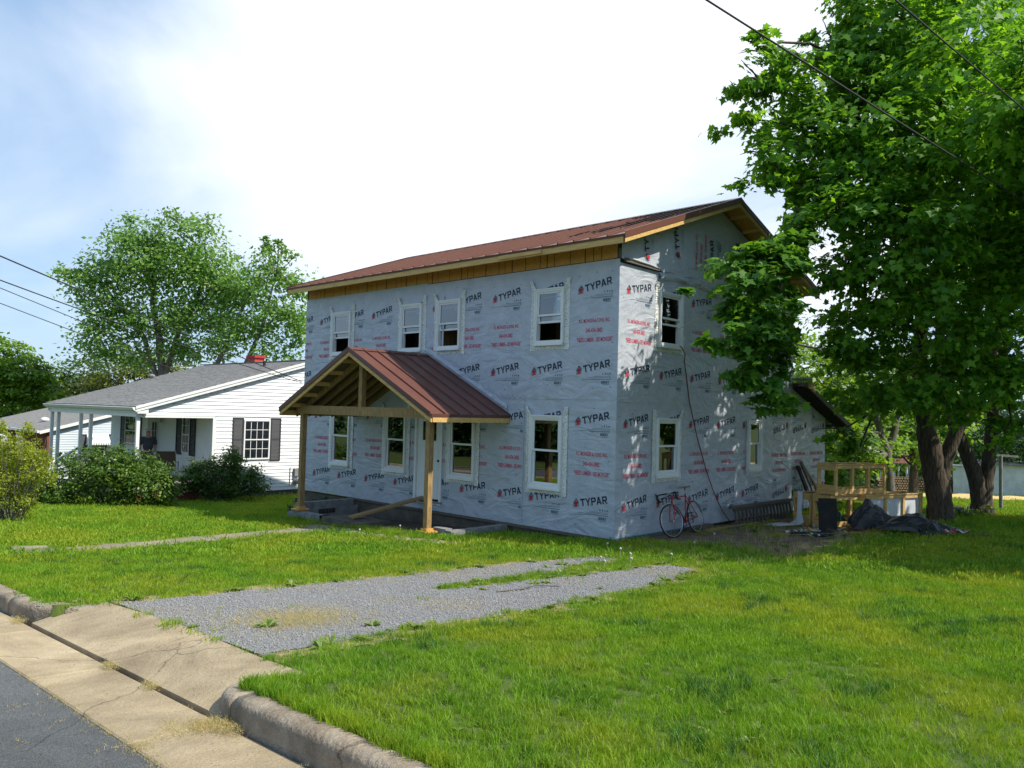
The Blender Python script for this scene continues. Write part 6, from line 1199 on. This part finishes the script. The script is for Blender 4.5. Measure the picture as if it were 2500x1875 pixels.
# ================================================================ THINGS IN THE YARD
# road bicycle leaning on the side wall (front wheel towards the street)
def bicycle():
    t = thing('bicycle', 'red road bicycle with drop handlebars leaning against the wrapped side wall', 'bicycle', (0, 0, 0), 0, local=True)
    r = .335
    def wheel(x, st=0):
        ax = (math.sin(st), math.cos(st), 0); w_ = MB().torus((x, 0, r), r-.012, .014, ax, 40, 8).build('wheel', M['rubber'], t, smooth=True)
        MB().torus((x, 0, r), r-.034, .011, ax, 40, 6).build('rim', M['chrome'], w_, smooth=True); b = MB()
        A = Vector(ax); U = Vector((0, 0, 1)); V_ = A.cross(U)
        for i in range(24):
            a = 2*math.pi*i/24; d = U*math.cos(a)+V_*math.sin(a); s = A*(.03 if i % 2 else -.03); b.tube([Vector((x, 0, r))+s+d*.02, Vector((x, 0, r))+d*(r-.036)], .0016, 4, caps=False)
        b.tube([Vector((x, 0, r))-A*.05, Vector((x, 0, r))+A*.05], .018, 8); b.build('spokes', M['chrome'], w_)
    wheel(-.50, R(14)); wheel(.50)
    HT, HB_, BB, ST, RA = (-.335, 0, .80), (-.372, 0, .66), (.07, 0, .27), (.235, 0, .79), (.50, 0, r)
    F = MB(); F.tube([HT, HB_], .019, 10); F.tube([(-.34, 0, .775), ST], .014, 10); F.tube([HB_, BB], .016, 10); F.tube([(.25, 0, .82), BB], .015, 10); F.tube([(BB[0], -.04, BB[2]), (BB[0], .04, BB[2])], .022, 10)
    for s in (-1, 1): F.tube([(BB[0], s*.03, BB[2]), (.50, s*.062, r)], .010, 8); F.tube([(.24, s*.015, .78), (.50, s*.062, r)], .008, 8)
    F.build('frame', M['redpaint'], t, smooth=True)
    b = MB()
    for s in (-1, 1): b.tube([(-.378, s*.045, .64), (-.405, s*.05, .56), (-.45, s*.052, .42), (-.50, s*.055, r)], [.013, .012, .010, .008], 8)
    b.tube([(-.375, -.05, .645), (-.375, .05, .645)], .014, 8); b.build('fork', M['redpaint'], t, smooth=True)
    st = MB().tube([(.248, 0, .80), (.285, 0, .955)], .013, 8).build('seat_post', M['chrome'], t, smooth=True)
    s_ = MB(); s_.add([(.16, -.02, .975), (.16, .02, .975), (.30, .05, .985), (.40, .07, .99), (.42, 0, .985), (.40, -.07, .99), (.30, -.05, .985), (.16, -.018, .95), (.16, .018, .95), (.30, .045, .95), (.40, .065, .945), (.42, 0, .95), (.40, -.065, .945), (.30, -.045, .95)], [tuple(range(7)), tuple(range(13, 6, -1))]+[(i, (i+1) % 7, 7+(i+1) % 7, 7+i) for i in range(7)]); s_.build('saddle', M['walkc'], t)
    MB().tube([(-.33, 0, .80), (-.325, 0, .86), (-.41, 0, .875)], .013, 8).build('stem', M['chrome'], t, smooth=True)
    h = MB().tube([(-.41, -.06, .875), (-.41, .06, .875)], .013, 8).build('handlebar', M['chrome'], t, smooth=True)
    for s in (-1, 1):
        MB().tube([(-.41, s*.05, .875), (-.41, s*.19, .875), (-.44, s*.205, .875), (-.51, s*.21, .86), (-.535, s*.21, .80), (-.50, s*.212, .745), (-.43, s*.212, .735), (-.38, s*.212, .735)], .015, 8).build('grip', M['rubber'], h, smooth=True)
        MB().tube([(-.53, s*.21, .85), (-.575, s*.21, .90), (-.565, s*.21, .86), (-.575, s*.215, .76)], [.014, .012, .008, .006], 6).build('brake_lever', M['dark'], h, smooth=True)
    MB().torus((.07, .045, .27), .095, .006, (0, 1, 0), 24, 5).build('chainring', M['dark'], t)
    b = MB().tube([(.07, .06, .27), (.03, .065, .11)], .010, 6); b.box(-.02, .07, .075, .16, .10, .125); b.build('crank', M['dark'], t)
    b = MB().tube([(.07, -.06, .27), (.11, -.065, .43)], .010, 6); b.box(.07, .16, -.16, -.075, .42, .445); b.build('crank', M['dark'], t)
    b = MB(); b.beam((.07, .045, .365), (.50, .045, .375), .006, .01); b.beam((.07, .045, .178), (.50, .05, .25), .006, .01); b.torus((.50, .05, r), .045, .008, (0, 1, 0), 16, 5); b.tube([(.50, .06, .31), (.49, .06, .22)], .012, 6); b.build('chain', M['dark'], t)
    for x, z in ((-.42, .68), (.33, .62)): MB().tube([(x-.02, -.04, z-.06), (x, 0, z+.02), (x-.02, .04, z-.06)], .008, 6).build('brake', M['chrome'], t, smooth=True)
    return t
bk_ = bicycle(); bk_.location = (1.93, -.40, g(1.9, -.4)+.0); bk_.rotation_euler = (R(-13), 0, R(4))
# timber crates
CU = Vector((.944, -.33, 0)); CV = Vector((-.33, -.944, 0))
def crate(label, corner, z0, L=1.85, W_=.50, H=.68, panels=False, rows=1, tone='pine'):
    t = thing('timber_crate', label, 'crate', (corner[0], corner[1], z0), 0, 'open timber crates stacked beside the house'); o = Vector((corner[0], corner[1], z0)); mt = M[tone]
    def P_(a, b_, z): return o+CU*a+CV*b_+Vector((0, 0, z))
    def bd(p, q, w, h, up=(0, 0, 1), nm='board'): MB().beam(p, q, w, h, up).build(nm, mt, t)
    th = .036
    for b_ in (.02, W_-.02):
        for i in range(4):
            a = .045+(L-.09)*i/3; MB().beam(P_(a, b_, 0), P_(a, b_, H-.04), .038, .075 if i in (0, 3) else .06, tuple(CU)).build('upright', mt, t)
        bd(P_(0, b_, .07), P_(L, b_, .07), .022, .11, nm='rail'); bd(P_(0, b_, H-.055), P_(L, b_, H-.055), .022, .07, nm='rail')
    for a in (.012, L-.012):
        bd(P_(a, 0, .07), P_(a, W_, .07), .024, .12, nm='end_board'); bd(P_(a, 0, H-.08), P_(a, W_, H-.08), .024, .11, nm='end_board')
        if a < 1: bd(P_(a-.002, 0, .175), P_(a-.002, W_, .175), .022, .07, nm='end_board')
    for k in range(4): bd(P_(.04+k*(L-.08)/3, 0, H-.012), P_(.04+k*(L-.08)/3, W_, H-.012), .08, .022, nm='slat')
    bd(P_(0, .03, H-.0), P_(L, .03, H-.0), .07, .02, nm='slat'); bd(P_(0, W_-.03, H-.0), P_(L, W_-.03, H-.0), .07, .02, nm='slat')
    if panels:
        for k in range(3): MB().beam(P_(.10+k*.60, W_-.05, .40), P_(.60+k*.60, W_-.05, .40), .012, .40).build('white_panel', M['panel'], t)
    return t
gz1 = g(5.2, -1.4)+.03
crate('lowest open timber crate nearest the house wall', (5.25, -1.12), gz1, 1.85, .49)
crate('middle open timber crate of the lower row, under the raised one', (5.08, -1.63), gz1+.01, 1.85, .50)
crate('open timber crate with white panels in its side, next to the maple trunk', (5.84, -2.10), gz1+.03, 1.86, .50, panels=True)
crate('raised open timber crate standing on the lower ones', (5.12, -1.70), gz1+.715, 1.62, .50, .66)
# leaning boards behind the crates
for i, (p, q, w_, m_) in enumerate((((8.05, -.62, .0), (7.95, -.08, 1.26), .12, 'oldwood'), ((8.42, -.70, .0), (8.20, -.08, 1.08), .10, 'pine2'), ((8.60, -.75, .02), (8.45, -.10, .80), .09, 'oldwood'), ((7.80, -.55, .0), (7.82, -.06, 1.15), .14, 'darkboard'))):
    o = MB().beam(p, q, .05, w_, (1, 0, 0)).build('leaning_board', M[m_]); tag(o, ('tall grey board leaning on the lean-to corner', 'shorter brown board leaning beside the tall grey one', 'shortest grey board leaning behind the crates', 'black board leaning against the wrap behind the crates')[i], 'board', 'boards leaning on the lean-to')
# old wooden railing lying against the wall
rl = thing('old_railing', 'weathered dark wooden railing with balusters along the foot of the side wall', 'railing', (5.3, -.3, -.05))
MB().beam((3.80, -.36, .375), (6.90, -.30, .36), .13, .045).build('handrail', M['oldwood'], rl); MB().beam((3.95, -.34, .31), (6.88, -.28, .30), .05, .07).build('rail', M['oldwood'], rl); MB().beam((3.95, -.36, .01), (6.88, -.30, .0), .05, .07).build('rail', M['oldwood'], rl)
rr = random.Random(6)
for i in range(17): x = 4.02+i*.172; MB().beam((x+rr.uniform(-.01, .01), -.40, -.06), (x+rr.uniform(-.02, .02), -.33, .30), .04, .045, (1, 0, 0)).build('baluster', M['oldwood'], rl)
# black board and white film
MB_ = MB().beam((4.30, -2.30, .02), (4.44, -2.22, .72), .03, .36, (.3, -.95, 0)); o = MB_.build('propped_board', M['darkboard']); tag(o, 'black rusty sheet propped upright in front of the crates', 'sheet')
b = MB(); rgp = random.Random(5); pts = [((5.08, -1.35, .74), .05), ((5.03, -1.37, .60), .055), ((4.98, -1.38, .42), .045), ((4.90, -1.42, .25), .05), ((4.82, -1.46, .12), .09), ((4.70, -1.40, .045), .14), ((4.45, -1.22, .03), .13), ((4.20, -1.05, .03), .10)]
for i, (p, w_) in enumerate(pts):
    for j in range(5):
        tt = (j-2)/2; b.v.append((p[0]+tt*w_*.3, p[1]-tt*w_, p[2]+.02*math.sin(i*2+j*2.4)+.015*rgp.random()+(.03 if j in (1, 3) and i > 4 else 0)))
for i in range(len(pts)-1):
    for j in range(4): b.f.append((i*5+j, i*5+j+1, (i+1)*5+j+1, (i+1)*5+j))
b.mi = [0]*len(b.f); o = b.build('plastic_film', M['plastic'], smooth=True); tag(o, 'strip of white plastic film hanging from a crate onto the dirt', 'plastic sheet'); sm = o.modifiers.new('thick', 'SOLIDIFY'); sm.thickness = .006
# crumpled black tarpaulins
def heap(name, label, cx, cy, rx, ry, h, seed, m_, rot=0, peak=(0, 0), n=46, edge=1.0):
    rg = np.random.RandomState(seed); A = rg.rand(14)*6.28; Fx = rg.randn(14)*3.2; Fy = rg.randn(14)*3.2; b = MB(); c, s = math.cos(rot), math.sin(rot)
    for j in range(n+1):
        for i in range(n+1):
            u_, v_ = i/n*2-1, j/n*2-1; rr = math.hypot(u_, v_)/max(1e-6, max(abs(u_), abs(v_))); u2, v2 = u_/rr if rr > 0 else 0, v_/rr if rr > 0 else 0
            rad = math.hypot(u2, v2); lob = 1+.16*math.sin(3*math.atan2(v2, u2)+seed)+.10*math.sin(7*math.atan2(v2, u2)+2*seed)
            d = math.hypot(u2-peak[0], v2-peak[1]); base = max(0, 1-d/1.05)**1.15; z = h*base; fold = sum(abs(math.sin(A[k]+Fx[k]*u2*(1+.25*k)+Fy[k]*v2*(1+.25*k)))/(1+.5*k) for k in range(14))/4.2
            z += (fold-.45)*(.22+.25*h)*(.40+base)*(1 if rad < .97 else .2)
            X, Y = u2*rx*lob, v2*ry*lob; X, Y = cx+X*c-Y*s, cy+X*s+Y*c; b.v.append((X, Y, gz(X, Y)+max(.008+.012*fold, z)))
    for j in range(n):
        for i in range(n): b.f.append((j*(n+1)+i, j*(n+1)+i+1, (j+1)*(n+1)+i+1, (j+1)*(n+1)+i))
    b.mi = [0]*len(b.f); o = b.build(name, m_, smooth=False); tag(o, label, 'tarp', 'black plastic tarps by the maple'); return o, b
h1, _ = heap('black_tarp', 'peaked heap of black plastic in front of the panelled crate', 5.22, -2.98, .62, .36, .56, 3, M['black'], R(-50), (-.25, .1))
h2, hb2 = heap('black_tarp', 'flat spread of black plastic with red and white printing in front of the maple', 5.35, -4.15, 1.10, .64, .30, 5, M['black'], R(-42), (-.55, .15))
# printed part of the second tarp: red, white and blue patches follow the folds
def patch(pts, m_, name='printed_patch'):
    bm = bmesh.new(); b = MB(); n = 7; rg = random.Random(len(pts)); (x0, y0), (x1, y1), w_ = pts
    for i in range(n+1):
        for j in (-1, 0, 1):
            t = i/n; X = x0+(x1-x0)*t+(y1-y0)*j*w_*.5; Y = y0+(y1-y0)*t-(x1-x0)*j*w_*.5; b.v.append((X, Y, gz(X, Y)+.10+.045*math.sin(i*1.9+j)+.02*rg.random()))
    for i in range(n):
        for j in range(2): b.f.append((i*3+j, i*3+j+1, (i+1)*3+j+1, (i+1)*3+j))
    b.mi = [0]*len(b.f); b.build(name, m_, h2)
M['pwhite'] = mat('printed_white', (.6, .6, .62), rough=.4); M['pred'] = mat('printed_red', (.5, .02, .03), rough=.4)
patch(((4.82, -4.32), (5.05, -4.72), .30), M['pwhite']); patch(((4.80, -4.36), (4.86, -4.55), .55), M['pred']); patch(((5.00, -4.42), (5.20, -4.72), .35), M['pred']); patch(((4.98, -4.40), (5.10, -4.55), .25), M['blue']); patch(((4.62, -3.95), (4.78, -4.15), .3), M['black'])
gb, _ = heap('green_bag', 'dark green bag lying inside the lower timber crate', 5.75, -1.90, .30, .20, .30, 9, M['green'], 0, (0, 0), 20); gb['category'] = 'bag'; del gb['group']
# scrap strips, boards and offcuts on the dirt
def scrap(p, L, a, w_, h_, m_, label, cat='board', grp=None, nm='scrap_board', tilt=0):
    q = (p[0]+L*math.cos(a), p[1]+L*math.sin(a)); o = MB().beam((p[0], p[1], g(*p)+h_/2+.004), (q[0], q[1], g(*q)+h_/2+.004+tilt), w_, h_).build(nm, M[m_]); tag(o, label, cat, grp)
scrap((2.62, -.42), 2.1, R(-3), .12, .05, 'pine2', 'long pale board lying along the foot of the side wall')
scrap((3.35, -.58), 1.5, R(5), .09, .04, 'oldwood', 'short brown board in front of the railing foot')
scrap((2.45, -.16), .9, R(2), .15, .10, 'oldwood', 'thick dark beam end showing behind the rear bicycle wheel')
sg_ = 'dark strips and offcuts scattered in front of the crates'
for i, (x, y, L, a, w_, m_) in enumerate(((1.9, -2.25, 2.3, -22, .05, 'oldwood'), (3.0, -2.05, 1.5, -38, .04, 'dark'), (3.2, -2.5, 1.1, -30, .05, 'darkboard'), (3.6, -2.3, 1.2, -52, .06, 'oldwood'), (3.5, -2.75, .9, -10, .04, 'block'), (3.9, -2.6, .9, -60, .09, 'pine2'), (4.2, -2.75, .8, -35, .07, 'redbrick'), (3.4, -1.9, 1.0, -45, .05, 'dark'))):
    scrap((x, y), L, R(a), w_, .022+.004*i, m_, ('long thin grey strip lying across the bare dirt', 'thin black strip beside the long grey one', 'short black strip near the propped panel', 'grey offcut pointing at the black tarp', 'pale grey strip at the edge of the grass', 'pale pine offcut beside the black tarp', 'reddish offcut on the dirt by the tarp', 'thin black strip nearest the crates')[i], 'strip', sg_, 'scrap_strip')
b = MB(); rs = random.Random(12)
for k in range(240):
    x, y = (rs.uniform(3.2, 5.6), rs.uniform(-3.0, -.5)) if k < 150 else (rs.gauss(4.9, .35), rs.gauss(-.75, .12))
    s = rs.uniform(.012, .045); a = rs.random()*3.14; b.beam((x, y, g(x, y)+.012), (x+s*2.2*math.cos(a), y+s*2.2*math.sin(a), g(x, y)+.02), s, .008)
b.build('wood_chips', M['pine2'], kind='stuff')
b = MB()
for k in range(60):
    x, y = rs.uniform(3.3, 5.2), rs.uniform(-2.9, -1.6); s = rs.uniform(.015, .06); a = rs.random()*3.14; b.beam((x, y, g(x, y)+.014), (x+s*1.6*math.cos(a), y+s*1.6*math.sin(a), g(x, y)+.03*rs.random()+.014), s, .004)
b.build('white_litter', M['panel'], kind='stuff')
# bench block and water jug by the second maple
bn = thing('stone_bench', 'small grey slab bench at the foot of the second maple', 'bench', (9.45, -3.35, g(9.45, -3.35))); z = g(9.4, -3.3)
MB().beam((9.30, -3.10, z+.20), (9.42, -3.52, z+.20), .30, .05).build('seat', M['block'], bn); MB().beam((9.33, -3.2, z), (9.33, -3.2, z+.175), .2, .1).build('leg', M['block'], bn); MB().beam((9.40, -3.42, z), (9.40, -3.42, z+.175), .2, .1).build('leg', M['block'], bn)
jg = MB().tube([(9.0, -3.72, g(9, -3.7)), (9.0, -3.72, g(9, -3.7)+.17), (9.0, -3.72, g(9, -3.7)+.24), (9.0, -3.72, g(9, -3.7)+.28)], [.085, .085, .03, .025], 12).build('plastic_jug', M['film'], smooth=True); tag(jg, 'clear plastic jug standing in the undergrowth by the second maple', 'jug')
# dandelion clocks and a twig on the drive
b = MB()
for (x, y, h_) in ((-2.0, -1.6, .16), (-2.3, -2.0, .14), (-2.7, -2.3, .13), (-3.2, -2.2, .12), (.2, -1.6, .14), (1.6, -1.2, .13), (-1.4, -.9, .15), (-3.5, 3.2, .18), (-2.4, 3.4, .2), (-2.9, -1.9, .12), (-1.8, -2.4, .14)):
    z = gz(x, y); b.tube([(x, y, z), (x+.01, y, z+h_)], .002, 4); me = bmesh.new(); bmesh.ops.create_icosphere(me, subdivisions=1, radius=.021); me.verts.ensure_lookup_table(); b.add([(v.co.x+x+.01, v.co.y+y, v.co.z+z+h_) for v in me.verts], [tuple(v.index for v in f.verts) for f in me.faces]); me.free()
b.build('dandelion_clocks', M['curtain'], kind='stuff')
tw = MB().tube([(-5.9, -2.75, gz(-5.9, -2.75)+.02), (-5.6, -2.82, gz(-5.6, -2.8)+.03), (-5.3, -2.78, gz(-5.3, -2.8)+.04), (-5.0, -2.9, gz(-5, -2.9)+.02)], .008, 5).build('fallen_twig', M['oldwood']); tag(tw, 'thin fallen twig lying on the gravel of the driveway', 'twig')
# ================================================================ OVERHEAD WIRES
def wire(label, p, q, sag, r, grp=None, m_='cable'):
    p, q = Vector(p), Vector(q); pts = [p.lerp(q, i/28)-Vector((0, 0, sag*4*(i/28)*(1-i/28))) for i in range(29)]; o = MB().tube(pts, r, 6).build('overhead_wire', M[m_], smooth=True); tag(o, label, 'wire', grp)
def ext(p, q, a, c):
    p, q = Vector(p), Vector(q); return p-(q-p)*a, q+(q-p)*c
p, q = ext((-4.89, -3.99, 7.41), (3.79, -6.45, 5.72), 1.6, .5); wire('thick dark overhead wire crossing the top of the big maple', p, q, .0, .014)
p, q = ext((-3.36, -5.59, 7.52), (2.04, -6.83, 6.49), 2.2, .6); wire('thinner overhead wire in the upper corner over the maple crown', p, q, .0, .011)
p, q = ext((-9.04, 4.81, 4.61), (-.03, 11.03, 3.04), 1.2, 0); wire('upper of two dark wires running down to the far corner of the wrapped house', p, q, .12, .011, 'service wires to the house')
p, q = ext((-9.04, 4.81, 4.45), (-.03, 11.00, 3.00), 1.2, 0); wire('lower of two dark wires running down to the far corner of the wrapped house', p, q, .32, .009, 'service wires to the house')
p, q = ext((-4.97, 26.47, 6.93), (-.54, 27.69, 5.67), 2.5, 1.6); wire('upper thin wire passing into the silver maple at the left', p, q, .0, .016, 'thin wires at the left')
p, q = ext((-4.94, 26.47, 6.32), (-.33, 27.5, 5.03), 2.5, 1.2); wire('lower thin wire passing into the silver maple at the left', p, q, .0, .016, 'thin wires at the left')
